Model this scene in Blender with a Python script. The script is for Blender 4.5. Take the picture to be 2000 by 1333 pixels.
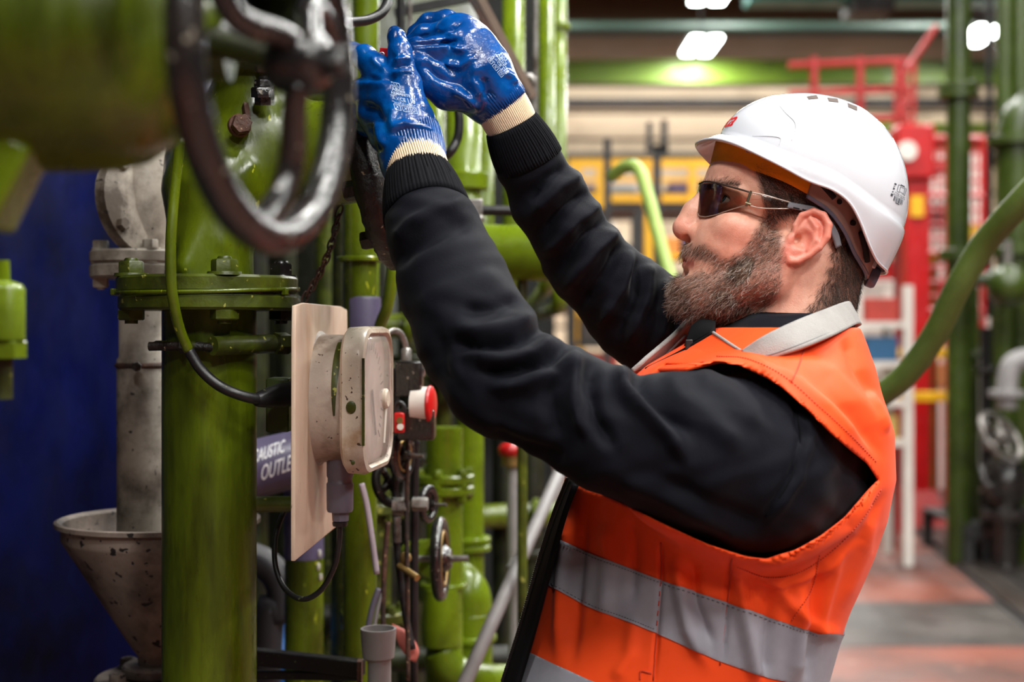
import bpy, bmesh, math, random
import numpy as np
from mathutils import Vector, Matrix, Quaternion
from mathutils.bvhtree import BVHTree

# ------------------------------------------------------------------ camera, world, exposure
for o in list(bpy.data.objects):
    bpy.data.objects.remove(o, do_unlink=True)
SC = bpy.context.scene
COL = SC.collection
FPX, CX, HY, CZ = 2778.0, 1000.0, 640.0, 1.55      # focal length in pixels, image centre, horizon row, eye height


def P(px, py, d):
    """World point seen at photo pixel (px, py) at depth d metres."""
    return Vector(((px - CX) * d / FPX, d, CZ - (py - HY) * d / FPX))


def S(npx, d):
    """Size in metres of npx pixels at depth d."""
    return npx * d / FPX


cam_data = bpy.data.cameras.new('camera')
cam = bpy.data.objects.new('camera', cam_data)
COL.objects.link(cam)
cam.location = (0, 0, CZ)
cam.rotation_euler = (math.pi / 2, 0, 0)
cam_data.sensor_width = 36.0
cam_data.lens = 36.0 * FPX / 2000.0
cam_data.shift_y = (HY - 666.5) / 2000.0
cam_data.clip_start = 0.05
cam_data.clip_end = 200
cam_data.dof.use_dof = True
cam_data.dof.focus_distance = 1.60
cam_data.dof.aperture_fstop = 3.6
SC.camera = cam

world = bpy.data.worlds.new('hall_air')
SC.world = world
world.use_nodes = True
bg = world.node_tree.nodes['Background']
bg.inputs[0].default_value = (0.95, 0.98, 1.0, 1)
bg.inputs[1].default_value = 0.02

SC.view_settings.view_transform = 'Standard'
SC.view_settings.look = 'None'
SC.view_settings.exposure = 0.12
SC.view_settings.gamma = 1.0
SC.view_settings.use_curve_mapping = False
LAMP_W = 142.0          # power of one high bay lamp
random.seed(7)
RNG = np.random.default_rng(7)
# ------------------------------------------------------------------ object helpers
OFF = {}


def tag(o, label=None, cat=None, group=None, kind=None):
    if label: o['label'] = label
    if cat: o['category'] = cat
    if group: o['group'] = group
    if kind: o['kind'] = kind
    return o


def thing(name, label, cat, loc, group=None):
    o = bpy.data.objects.new(name, None)
    o.empty_display_size = 0.05
    COL.objects.link(o)
    o.location = loc
    OFF[o] = Vector(loc)
    return tag(o, label, cat, group)


def link_mesh(name, me, mat, parent=None, label=None):
    o = bpy.data.objects.new(name, me)
    COL.objects.link(o)
    if mat is not None:
        me.materials.append(mat)
    if parent is not None:
        off = OFF[parent]
        me.transform(Matrix.Translation(-off))
        o.parent = parent
        OFF[o] = off
    else:
        OFF[o] = Vector((0, 0, 0))
    if label: o['label'] = label
    return o


def frame(axis):
    a = Vector(axis).normalized()
    u = a.cross(Vector((0, 0, 1)))
    if u.length < 1e-4:
        u = Vector((1, 0, 0))
    u.normalize()
    return u, a.cross(u).normalized(), a


def smooth_pts(pts, n=6, closed=False):
    """Catmull-Rom through the points."""
    p = [Vector(q) for q in pts]
    out = []
    m = len(p)
    rng = range(m if closed else m - 1)
    for i in rng:
        if closed:
            a, b, c, d = p[i - 1], p[i], p[(i + 1) % m], p[(i + 2) % m]
        else:
            b, c = p[i], p[i + 1]
            a = p[i - 1] if i else b * 2 - c
            d = p[i + 2] if i + 2 < m else c * 2 - b
        for k in range(n):
            t = k / n
            out.append(0.5 * ((2 * b) + (c - a) * t + (2 * a - 5 * b + 4 * c - d) * t * t + (3 * b - a - 3 * c + d) * t ** 3))
    if not closed:
        out.append(p[-1])
    return out


class MB:
    def __init__(self):
        self.v = []
        self.f = []

    def add(self, vs, fs):
        n = len(self.v)
        self.v += [tuple(q) for q in vs]
        self.f += [tuple(i + n for i in q) for q in fs]
        return self

    def box(self, c, size, rot=None, taper=1.0):
        c = Vector(c)
        x, y, z = [s / 2 for s in size]
        vs = []
        for sz in (-1, 1):
            k = 1.0 if sz < 0 else taper
            for sx, sy in ((-1, -1), (1, -1), (1, 1), (-1, 1)):
                q = Vector((sx * x * k, sy * y * k, sz * z))
                if rot is not None:
                    q = rot @ q
                vs.append(c + q)
        return self.add(vs, [(3, 2, 1, 0), (4, 5, 6, 7), (0, 1, 5, 4), (1, 2, 6, 5), (2, 3, 7, 6), (3, 0, 4, 7)])

    def bar(self, a, b, w, h):
        a, b = Vector(a), Vector(b)
        u, v, n = frame(b - a)
        vs = [q + u * sx * w / 2 + v * sy * h / 2 for q in (a, b) for sx, sy in ((-1, -1), (1, -1), (1, 1), (-1, 1))]
        return self.add(vs, [(3, 2, 1, 0), (4, 5, 6, 7), (0, 1, 5, 4), (1, 2, 6, 5), (2, 3, 7, 6), (3, 0, 4, 7)])

    def lathe(self, o, axis, prof, seg=32, cap=True, phase=0.0):
        """prof: (radius, distance along axis) pairs."""
        o = Vector(o)
        u, v, n = frame(axis)
        vs, fs = [], []
        for r, h in prof:
            for i in range(seg):
                a = phase + 2 * math.pi * i / seg
                vs.append(o + n * h + (u * math.cos(a) + v * math.sin(a)) * r)
        m = len(prof)
        for j in range(m - 1):
            for i in range(seg):
                k = (i + 1) % seg
                fs.append((j * seg + i, j * seg + k, (j + 1) * seg + k, (j + 1) * seg + i))
        if cap:
            fs.append(tuple(range(seg))[::-1])
            fs.append(tuple((m - 1) * seg + i for i in range(seg)))
        return self.add(vs, fs)

    def cyl(self, a, b, r, seg=24, r2=None, bev=0.0):
        a, b = Vector(a), Vector(b)
        L = (b - a).length
        r2 = r if r2 is None else r2
        if bev > 0:
            prof = [(r - bev, 0), (r, bev), (r2, L - bev), (r2 - bev, L)]
        else:
            prof = [(r, 0), (r2, L)]
        return self.lathe(a, b - a, prof, seg)

    def hexnut(self, o, axis, r, h, phase=0.3):
        return self.lathe(o, axis, [(r, 0), (r, h * 0.86), (r * 0.88, h)], 6, True, phase)

    def tube(self, pts, r, seg=12, closed=False, rfun=None):
        pts = [Vector(q) for q in pts]
        m = len(pts)
        t0 = (pts[1] - pts[0]).normalized()
        u, v, _ = frame(t0)
        vs, fs = [], []
        prev = t0
        for j in range(m):
            if closed:
                t = (pts[(j + 1) % m] - pts[j - 1]).normalized()
            elif j == 0:
                t = t0
            elif j == m - 1:
                t = (pts[j] - pts[j - 1]).normalized()
            else:
                t = (pts[j + 1] - pts[j - 1]).normalized()
            q = prev.rotation_difference(t)
            u = q @ u
            u = (u - t * u.dot(t)).normalized()
            v = t.cross(u)
            prev = t
            rr = r if rfun is None else r * rfun(j / max(1, m - 1))
            for i in range(seg):
                a = 2 * math.pi * i / seg
                vs.append(pts[j] + (u * math.cos(a) + v * math.sin(a)) * rr)
        rng = m if closed else m - 1
        for j in range(rng):
            for i in range(seg):
                k = (i + 1) % seg
                j2 = (j + 1) % m
                fs.append((j * seg + i, j * seg + k, j2 * seg + k, j2 * seg + i))
        if not closed:
            fs.append(tuple(range(seg))[::-1])
            fs.append(tuple((m - 1) * seg + i for i in range(seg)))
        return self.add(vs, fs)

    def ball(self, c, r, seg=20, rings=12, rot=None):
        c = Vector(c)
        if not hasattr(r, '__len__'):
            r = (r, r, r)
        vs, fs = [], []
        for j in range(rings + 1):
            th = math.pi * j / rings
            for i in range(seg):
                a = 2 * math.pi * i / seg
                q = Vector((r[0] * math.sin(th) * math.cos(a), r[1] * math.sin(th) * math.sin(a), r[2] * math.cos(th)))
                if rot is not None:
                    q = rot @ q
                vs.append(c + q)
        for j in range(rings):
            for i in range(seg):
                k = (i + 1) % seg
                fs.append((j * seg + i, (j + 1) * seg + i, (j + 1) * seg + k, j * seg + k))
        return self.add(vs, fs)

    def torus(self, c, axis, R, r, seg=48, tseg=12):
        u, v, n = frame(axis)
        c = Vector(c)
        pts = [c + (u * math.cos(2 * math.pi * i / seg) + v * math.sin(2 * math.pi * i / seg)) * R for i in range(seg)]
        return self.tube(pts, r, tseg, True)

    def grid(self, rows):
        """rows of points -> sheet"""
        m, n = len(rows), len(rows[0])
        vs = [q for r in rows for q in r]
        fs = [(j * n + i, j * n + i + 1, (j + 1) * n + i + 1, (j + 1) * n + i) for j in range(m - 1) for i in range(n - 1)]
        return self.add(vs, fs)

    def mesh(self, name, angle=40):
        me = bpy.data.meshes.new(name)
        me.from_pydata(self.v, [], self.f)
        me.polygons.foreach_set('use_smooth', [True] * len(me.polygons))
        me.update()
        if angle < 180:
            me.set_sharp_from_angle(angle=math.radians(angle))
        return me

    def build(self, name, mat, parent=None, angle=40, bevel=0.0, bseg=2, label=None, solid=0.0, subd=0):
        o = link_mesh(name, self.mesh(name, angle), mat, parent, label)
        if solid:
            m = o.modifiers.new('thickness', 'SOLIDIFY')
            m.thickness = solid
            m.offset = 0
        if subd:
            m = o.modifiers.new('round', 'SUBSURF')
            m.levels = m.render_levels = subd
        if bevel:
            m = o.modifiers.new('edge', 'BEVEL')
            m.width = bevel
            m.segments = bseg
            m.limit_method = 'ANGLE'
            m.angle_limit = math.radians(40)
        return o


def sheet(rows, nu=8, nv=6):
    """Coarse control grid of points -> smooth fine grid rows."""
    a = [smooth_pts(r, nu) for r in rows]
    cols = list(zip(*a))
    b = [smooth_pts(c, nv) for c in cols]
    return [list(r) for r in zip(*b)]


# ------------------------------------------------------------------ procedural materials
MATS = {}


def new_mat(name):
    m = bpy.data.materials.new(name)
    m.use_nodes = True
    nt = m.node_tree
    b = nt.nodes['Principled BSDF']
    return m, nt, b


def srgb(r, g, b):
    f = lambda c: (c / 255 / 12.92) if c <= 10 else ((c / 255 + 0.055) / 1.055) ** 2.4
    return (f(r), f(g), f(b), 1)


def N(nt, t, **kw):
    n = nt.nodes.new(t)
    for k, v in kw.items():
        if k in ('operation', 'blend_type', 'data_type', 'noise_dimensions', 'feature', 'attribute_name', 'wave_type', 'bands_direction', 'interpolation_type', 'attribute_type'):
            setattr(n, k, v)
        else:
            n.inputs[k].default_value = v
    return n


def ramp(nt, src, stops):
    r = nt.nodes.new('ShaderNodeValToRGB')
    el = r.color_ramp.elements
    while len(el) < len(stops):
        el.new(0.5)
    for e, (p, c) in zip(el, stops):
        e.position = p
        e.color = c
    nt.links.new(src, r.inputs[0])
    return r.outputs[0]


def mixc(nt, fac, a, b, mode='MIX'):
    m = nt.nodes.new('ShaderNodeMix')
    m.data_type = 'RGBA'
    m.blend_type = mode
    for sock, val in ((m.inputs[0], fac), (m.inputs[6], a), (m.inputs[7], b)):
        if hasattr(val, 'links'):
            nt.links.new(val, sock)
        elif sock is m.inputs[0]:
            sock.default_value = val
        else:
            sock.default_value = val
    return m.outputs[2]


def coords(nt, scale=(1, 1, 1)):
    g = nt.nodes.new('ShaderNodeNewGeometry')
    mp = nt.nodes.new('ShaderNodeMapping')
    mp.inputs['Scale'].default_value = scale
    nt.links.new(g.outputs['Position'], mp.inputs['Vector'])
    return mp.outputs[0]


def noise(nt, vec, scale, detail=4, rough=0.55, out=0):
    n = N(nt, 'ShaderNodeTexNoise', Scale=scale, Detail=detail, Roughness=rough)
    nt.links.new(vec, n.inputs['Vector'])
    return n.outputs[out]


def bump(nt, b, h, strength=0.3, dist=0.002, prev=None):
    n = N(nt, 'ShaderNodeBump', Strength=strength, Distance=dist)
    nt.links.new(h, n.inputs['Height'])
    if prev is not None:
        nt.links.new(prev, n.inputs['Normal'])
    nt.links.new(n.outputs[0], b.inputs['Normal'])
    return n.outputs[0]


def paint(name, col, rough=0.35, var=0.35, grime=None, grime_amt=0.0, chips=None, chip_amt=0.0, scale=14, bumps=0.15, metal=0.0, coat=0.0, stretch=(1, 1, 1), spec=0.5, rvar=0.12):
    """Painted or worn solid: base colour with uneven tone, grime patches, chips, fine relief."""
    if name in MATS:
        return MATS[name]
    m, nt, b = new_mat(name)
    v = coords(nt, stretch)
    n1 = noise(nt, v, scale, 5, 0.6)
    lo = tuple(c * (1 - var) for c in col[:3]) + (1,)
    hi = tuple(min(1, c * (1 + var)) for c in col[:3]) + (1,)
    c = ramp(nt, n1, [(0.3, lo), (0.7, hi)])
    if grime is not None:
        n2 = noise(nt, v, scale * 0.45, 7, 0.65)
        fac = ramp(nt, n2, [(0.62 - grime_amt * 0.4, (0, 0, 0, 1)), (0.72 - grime_amt * 0.25, (1, 1, 1, 1))])
        c = mixc(nt, fac, c, grime)
    if chips is not None:
        n3 = noise(nt, v, scale * 5, 3, 0.5)
        fac = ramp(nt, n3, [(0.70 - chip_amt * 0.3, (0, 0, 0, 1)), (0.72 - chip_amt * 0.3, (1, 1, 1, 1))])
        c = mixc(nt, fac, c, chips)
    nt.links.new(c, b.inputs['Base Color'])
    n4 = noise(nt, v, scale * 2.2, 4, 0.6)
    r = ramp(nt, n4, [(0.3, (rough - rvar,) * 3 + (1,)), (0.75, (rough + rvar,) * 3 + (1,))])
    nt.links.new(r, b.inputs['Roughness'])
    b.inputs['Metallic'].default_value = metal
    b.inputs['Specular IOR Level'].default_value = spec
    b.inputs['Coat Weight'].default_value = coat
    b.inputs['Coat Roughness'].default_value = 0.12
    if bumps:
        n5 = noise(nt, v, scale * 6, 4, 0.6)
        p = bump(nt, b, n5, bumps, 0.0015)
        bump(nt, b, n1, bumps * 1.5, 0.004, p)
    MATS[name] = m
    return m


def plain(name, col, rough=0.5, metal=0.0, **kw):
    if name in MATS:
        return MATS[name]
    m, nt, b = new_mat(name)
    b.inputs['Base Color'].default_value = col
    b.inputs['Roughness'].default_value = rough
    b.inputs['Metallic'].default_value = metal
    for k, v in kw.items():
        b.inputs[k].default_value = v
    MATS[name] = m
    return m


def emit(name, col, strength):
    m, nt, b = new_mat(name)
    b.inputs['Base Color'].default_value = (0.8, 0.8, 0.8, 1)
    b.inputs['Emission Color'].default_value = col
    b.inputs['Emission Strength'].default_value = strength
    MATS[name] = m
    return m


# ------------------------------------------------------------------ signed distance fields on a numpy grid
class Field:
    def __init__(self, lo, hi, h):
        self.h = h
        self.lo = np.array(lo, np.float64)
        n = np.ceil((np.array(hi) - self.lo) / h).astype(int) + 1
        self.ax = [(self.lo[i] + h * np.arange(n[i])).astype(np.float32) for i in range(3)]
        self.f = np.full(tuple(n), 1.0, np.float32)

    def block(self, lo, hi):
        s = []
        for i in range(3):
            a = int(np.clip(np.floor((lo[i] - self.lo[i]) / self.h), 0, len(self.ax[i])))
            b = int(np.clip(np.ceil((hi[i] - self.lo[i]) / self.h) + 1, 0, len(self.ax[i])))
            s.append(slice(a, max(a, b)))
        return tuple(s), self.ax[0][s[0]][:, None, None], self.ax[1][s[1]][None, :, None], self.ax[2][s[2]][None, None, :]

    def _mix(self, s, d, k, op):
        f = self.f[s]
        if op == 'add':
            if k <= 0:
                self.f[s] = np.minimum(f, d)
            else:
                hh = np.maximum(k - np.abs(f - d), 0) / k
                self.f[s] = np.minimum(f, d) - hh * hh * k * 0.25
        elif op == 'sub':
            d = -d
            if k <= 0:
                self.f[s] = np.maximum(f, d)
            else:
                hh = np.maximum(k - np.abs(f - d), 0) / k
                self.f[s] = np.maximum(f, d) + hh * hh * k * 0.25

    def ell(self, c, r, k=0.0, op='add', rot=None):
        c = np.array(c, np.float32)
        r = np.array(r, np.float32)
        pad = k * 1.2 + 4 * self.h
        ext = np.full(3, r.max() if rot is not None else 0) if rot is not None else r
        s, X, Y, Z = self.block(c - ext - pad, c + ext + pad)
        x, y, z = X - c[0], Y - c[1], Z - c[2]
        if rot is not None:
            R = np.array(rot, np.float32)
            x, y, z = (R[0, 0] * x + R[1, 0] * y + R[2, 0] * z, R[0, 1] * x + R[1, 1] * y + R[2, 1] * z, R[0, 2] * x + R[1, 2] * y + R[2, 2] * z)
        k0 = np.sqrt((x / r[0]) ** 2 + (y / r[1]) ** 2 + (z / r[2]) ** 2)
        k1 = np.sqrt((x / r[0] ** 2) ** 2 + (y / r[1] ** 2) ** 2 + (z / r[2] ** 2) ** 2) + 1e-6
        self._mix(s, k0 * (k0 - 1) / k1, k, op)
        return self

    def cone(self, a, b, ra, rb=None, k=0.0, op='add'):
        rb = ra if rb is None else rb
        a = np.array(a, np.float32)
        b = np.array(b, np.float32)
        pad = max(ra, rb) + k * 1.2 + 4 * self.h
        s, X, Y, Z = self.block(np.minimum(a, b) - pad, np.maximum(a, b) + pad)
        ab = b - a
        t = np.clip(((X - a[0]) * ab[0] + (Y - a[1]) * ab[1] + (Z - a[2]) * ab[2]) / max(1e-9, float(ab @ ab)), 0, 1)
        d = np.sqrt((X - a[0] - t * ab[0]) ** 2 + (Y - a[1] - t * ab[1]) ** 2 + (Z - a[2] - t * ab[2]) ** 2) - (ra + (rb - ra) * t)
        self._mix(s, d, k, op)
        return self

    def chain(self, pts, k=0.0, op='add'):
        """pts: (point, radius) pairs"""
        for (a, ra), (b, rb) in zip(pts[:-1], pts[1:]):
            self.cone(a, b, ra, rb, k, op)
        return self

    def loft(self, zs, cx, cy, a, b, k=0.0, ex=2.0):
        """stack of superellipses along z (zs ascending)"""
        Z = self.ax[2]
        CXz, CYz, A, B = (np.interp(Z, zs, q).astype(np.float32)[None, None, :] for q in (cx, cy, a, b))
        X, Y = self.ax[0][:, None, None], self.ax[1][None, :, None]
        q = (np.abs((X - CXz) / A) ** ex + np.abs((Y - CYz) / B) ** ex) ** (1 / ex)
        d = (q - 1) * np.minimum(A, B)
        dz = np.maximum(zs[0] - Z, Z - zs[-1])[None, None, :]
        d = np.maximum(d, dz)
        self._mix((slice(None),) * 3, d.astype(np.float32), k, 'add')
        return self

    def mesh(self):
        """naive surface nets -> verts, quads (numpy)"""
        f = self.f
        ins = f < 0
        c = ins[:-1, :-1, :-1]
        cnt = np.zeros(c.shape, np.uint8)
        offs = [(i, j, k) for i in (0, 1) for j in (0, 1) for k in (0, 1)]
        nx, ny, nz = f.shape
        for (i, j, k) in offs:
            cnt += ins[i:nx - 1 + i, j:ny - 1 + j, k:nz - 1 + k]
        act = np.argwhere((cnt > 0) & (cnt < 8))
        idx = np.full(c.shape, -1, np.int32)
        idx[act[:, 0], act[:, 1], act[:, 2]] = np.arange(len(act))
        vals = np.stack([f[act[:, 0] + i, act[:, 1] + j, act[:, 2] + k] for (i, j, k) in offs], 1)
        pos = np.zeros((len(act), 3))
        num = np.zeros(len(act))
        O = np.array(offs, float)
        for a in range(8):
            for b in range(a + 1, 8):
                if np.abs(O[a] - O[b]).sum() != 1:
                    continue
                va, vb = vals[:, a], vals[:, b]
                m = (va < 0) != (vb < 0)
                den = np.where(np.abs(va - vb) < 1e-9, 1, va - vb)
                t = np.clip(va / den, 0, 1)[:, None]
                pos += np.where(m[:, None], O[a] + t * (O[b] - O[a]), 0)
                num += m
        verts = self.lo + (act + pos / num[:, None]) * self.h
        quads = []
        for ax in range(3):
            u, w = [(1, 2), (2, 0), (0, 1)][ax]
            sl0 = [slice(1, -1)] * 3
            sl0[ax] = slice(0, -1)
            sl1 = list(sl0)
            sl1[ax] = slice(1, None)
            a, b = ins[tuple(sl0)], ins[tuple(sl1)]
            e = np.argwhere(a != b)
            base = e.copy()
            base[:, u] += 1
            base[:, w] += 1
            flip = a[e[:, 0], e[:, 1], e[:, 2]]
            cells = []
            for du, dw in ((-1, -1), (0, -1), (0, 0), (-1, 0)):
                q = base.copy()
                q[:, u] += du
                q[:, w] += dw
                ok = (q >= 0).all(1) & (q < np.array(c.shape)).all(1)
                q = np.clip(q, 0, np.array(c.shape) - 1)
                cells.append(np.where(ok, idx[q[:, 0], q[:, 1], q[:, 2]], -1))
            qd = np.stack(cells, 1)
            qd = np.where(flip[:, None], qd, qd[:, ::-1])
            quads.append(qd[(qd >= 0).all(1)])
        return verts, np.concatenate(quads)


def np_mesh(name, verts, quads, attrs=None, smooth=True):
    me = bpy.data.meshes.new(name)
    n, m, k = len(verts), len(quads), quads.shape[1]
    me.vertices.add(n)
    me.vertices.foreach_set('co', np.asarray(verts, np.float32).ravel())
    me.loops.add(m * k)
    me.loops.foreach_set('vertex_index', np.asarray(quads, np.int32).ravel())
    me.polygons.add(m)
    me.polygons.foreach_set('loop_start', np.arange(0, m * k, k, dtype=np.int32))
    me.polygons.foreach_set('use_smooth', np.full(m, smooth))
    me.update(calc_edges=True)
    me.validate()
    for an, arr in (attrs or {}).items():
        a = me.attributes.new(an, 'FLOAT', 'POINT')
        a.data.foreach_set('value', np.asarray(arr, np.float32))
    return me


def np_normals(v, q):
    n = np.zeros_like(v)
    d1 = v[q[:, 2]] - v[q[:, 0]]
    d2 = v[q[:, 3]] - v[q[:, 1]]
    fn = np.cross(d1, d2)
    for i in range(4):
        np.add.at(n, q[:, i], fn)
    return n / (np.linalg.norm(n, axis=1, keepdims=True) + 1e-12)


def np_smooth(v, q, it=1, lam=0.5):
    for _ in range(it):
        s = np.zeros_like(v)
        c = np.zeros(len(v))
        for i in range(4):
            np.add.at(s, q[:, i], v[q[:, (i + 1) % 4]] + v[q[:, i - 1]])
            np.add.at(c, q[:, i], 2)
        v = v + lam * (s / np.maximum(c, 1)[:, None] - v)
    return v


def to_px(v):
    return CX + v[:, 0] * FPX / v[:, 1], HY - (v[:, 2] - CZ) * FPX / v[:, 1]


def poly_dist(px, py, pts):
    """distance in pixels of points to a polyline, and parameter along it"""
    best = np.full(px.shape, 1e9)
    tt = np.zeros(px.shape)
    n = len(pts) - 1
    for i in range(n):
        ax, ay = pts[i]
        bx, by = pts[i + 1]
        L = (bx - ax) ** 2 + (by - ay) ** 2 + 1e-9
        t = np.clip(((px - ax) * (bx - ax) + (py - ay) * (by - ay)) / L, 0, 1)
        d = np.hypot(px - ax - t * (bx - ax), py - ay - t * (by - ay))
        m = d < best
        best = np.where(m, d, best)
        tt = np.where(m, (i + t) / n, tt)
    return best, tt


def in_poly(px, py, poly):
    ins = np.zeros(px.shape, bool)
    n = len(poly)
    for i in range(n):
        x1, y1 = poly[i]
        x2, y2 = poly[(i + 1) % n]
        c = ((y1 > py) != (y2 > py)) & (px < (x2 - x1) * (py - y1) / ((y2 - y1) if y2 != y1 else 1e-9) + x1)
        ins ^= c
    return ins


def folds(v, nrm, lines, dmax=1.6):
    """raise (or sink) drawn fold lines on a cloth surface: (points, width_px, height_m)"""
    px, py = to_px(v)
    near = 1 / (1 + np.exp((v[:, 1] - dmax) / 0.01))
    h = np.zeros(len(v))
    for pts, w, a in lines:
        d, t = poly_dist(px, py, pts)
        h += 1.35 * a * np.exp(-(d / w) ** 2) * np.clip(np.minimum(t, 1 - t) * 5 + 0.15, 0, 1)
    return v + nrm * (h * near)[:, None]


def bvh_of(verts, quads):
    return BVHTree.FromPolygons([tuple(q) for q in verts], [tuple(int(i) for i in q) for q in quads])


def hit(bvh, px, py, lift=0.0005):
    o = Vector((0, 0, CZ))
    d = (P(px, py, 1.0) - o).normalized()
    loc, nrm, i, dist = bvh.ray_cast(o, d)
    if loc is None:
        return None
    if nrm.dot(d) > 0:
        nrm = -nrm
    return loc + nrm * lift


def text_mesh(body, size=1.0, shear=0.0, bold=0.0, align='CENTER'):
    """lettering as flat triangles: verts (n,2), faces"""
    cu = bpy.data.curves.new('lettering', 'FONT')
    cu.body = body
    cu.size = size
    cu.shear = shear
    cu.offset = bold
    cu.align_x = align
    cu.align_y = 'CENTER'
    cu.resolution_u = 3
    o = bpy.data.objects.new('lettering', cu)
    COL.objects.link(o)
    dg = bpy.context.evaluated_depsgraph_get()
    me = bpy.data.meshes.new_from_object(o.evaluated_get(dg))
    bm_ = bmesh.new()
    bm_.from_mesh(me)
    bmesh.ops.triangulate(bm_, faces=bm_.faces)
    for _ in range(2):
        lim = size * 0.16
        ed = [e for e in bm_.edges if e.calc_length() > lim]
        if ed:
            bmesh.ops.subdivide_edges(bm_, edges=ed, cuts=2)
            bmesh.ops.triangulate(bm_, faces=bm_.faces)
    bm_.to_mesh(me)
    bm_.free()
    v = [(q.co.x, q.co.y) for q in me.vertices]
    f = [tuple(p.vertices) for p in me.polygons]
    bpy.data.objects.remove(o, do_unlink=True)
    bpy.data.curves.remove(cu)
    bpy.data.meshes.remove(me)
    return v, f


def strands(roots, dirs, lift, length, rad, wig, bend, nseg=4, seed=1):
    """thin tapering hairs as three-sided prisms; returns verts, quads, tone per vertex"""
    rg = np.random.default_rng(seed)
    n = len(roots)
    dirs = dirs / (np.linalg.norm(dirs, axis=1, keepdims=True) + 1e-9)
    side = np.cross(dirs, lift)
    side /= np.linalg.norm(side, axis=1, keepdims=True) + 1e-9
    up = np.cross(side, dirs)
    L = length * rg.uniform(0.55, 1.2, n)
    ph = rg.uniform(0, 6.28, n)
    amp = wig * rg.uniform(0.2, 1.0, n)
    tone = rg.uniform(0, 1, n)
    vs, tn = [], []
    for j in range(nseg + 1):
        t = j / nseg
        p = roots + dirs * (L * t)[:, None] + bend * (L * t * t)[:, None] + side * (amp * L * np.sin(ph + 4.5 * t) * t)[:, None] + up * (amp * L * np.cos(ph * 1.7 + 4 * t) * t)[:, None]
        rr = rad * (1 - 0.75 * t)
        for a in range(3):
            an = 2 * math.pi * a / 3
            vs.append(p + side * rr * math.cos(an) + up * rr * math.sin(an))
            tn.append(tone)
    V = np.stack(vs, 1).reshape(-1, 3)
    T = np.stack(tn, 1).reshape(-1)
    q = []
    for j in range(nseg):
        for a in range(3):
            b = (a + 1) % 3
            q.append([j * 3 + a, j * 3 + b, (j + 1) * 3 + b, (j + 1) * 3 + a])
    q = np.array(q)
    Q = (q[None] + (np.arange(n) * (nseg + 1) * 3)[:, None, None]).reshape(-1, 4)
    return V, Q, T
# ------------------------------------------------------------------ the hall: floor, walls, roof, lamps
def struct(name, mb, mat, parent=None, **kw):
    o = mb.build(name, mat, parent, **kw)
    if parent is None:
        o['kind'] = 'structure'
    return o


M_FLOOR = paint('red_floor_paint', srgb(124, 66, 50), 0.55, 0.25, srgb(78, 54, 48), 0.55, srgb(150, 104, 88), 0.1, 1.6, 0.1)
M_STRIPE = paint('worn_grey_floor_paint', srgb(74, 68, 64), 0.5, 0.3, srgb(44, 40, 38), 0.5, None, 0, 2.5, 0.1)
M_PLANK = paint('dark_oiled_boards', srgb(46, 36, 30), 0.5, 0.45, srgb(24, 20, 18), 0.5, srgb(112, 96, 80), 0.1, 3, 0.2, stretch=(1, 0.15, 1))
M_ADDPAD = paint('added_pad_concrete', srgb(52, 50, 46), 0.7, 0.25, srgb(28, 28, 24), 0.5, None, 0, 3)
M_WALL = paint('beige_cladding', srgb(196, 176, 150), 0.7, 0.08, srgb(150, 132, 110), 0.25, None, 0, 0.9, 0.05)
M_WALLB = paint('brown_upper_cladding', srgb(92, 70, 52), 0.8, 0.15, None, 0, None, 0, 0.7, 0.05)
M_DARKW = paint('dark_partition', srgb(20, 21, 20), 0.85, 0.3, None, 0, None, 0, 2)
M_ROOF = paint('dark_roof_sheet', srgb(34, 28, 26), 0.85, 0.2, None, 0, None, 0, 0.6, 0.05)
M_STEEL = paint('dark_structural_steel', srgb(40, 38, 38), 0.6, 0.2, None, 0, None, 0, 2)
M_BEAMG = paint('green_crane_beam', srgb(96, 122, 22), 0.5, 0.15, srgb(50, 64, 20), 0.2, None, 0, 1.5)
M_TEAL = paint('teal_steel', srgb(14, 104, 96), 0.5, 0.15, None, 0, None, 0, 2)

struct('floor', MB().box((4, 9, -0.05), (22, 44, 0.1)), M_FLOOR)
struct('trim_9', MB().box((-3.2, 4.2, 0.02), (6.2, 8.0, 0.04)), M_ADDPAD)  # unseen dark pad added under the plant to cut red floor bounce
struct('trim_1', MB().box((3.0, 7.46, 0.001), (6.5, 1.1, 0.002)), M_STRIPE)
struct('trim_2', MB().box((3.0, 13.6, 0.001), (6.5, 0.5, 0.002)), M_STRIPE)
deck = struct('trim_3', MB().box((5.05, 10.4, 0.004), (4.1, 8.6, 0.008), Matrix.Rotation(math.radians(-6.3), 3, 'Z')), M_STEEL)
R63 = Matrix.Rotation(math.radians(-6.3), 3, 'Z')
for i in range(18):
    c = Vector((5.05, 10.4, 0.02)) + R63 @ Vector((-1.92 + i * 0.225, 0, 0))
    MB().box(c, (0.205, 8.5 - (i % 3) * 0.02, 0.03), R63).build('plank', M_PLANK, deck, bevel=0.006)

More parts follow.
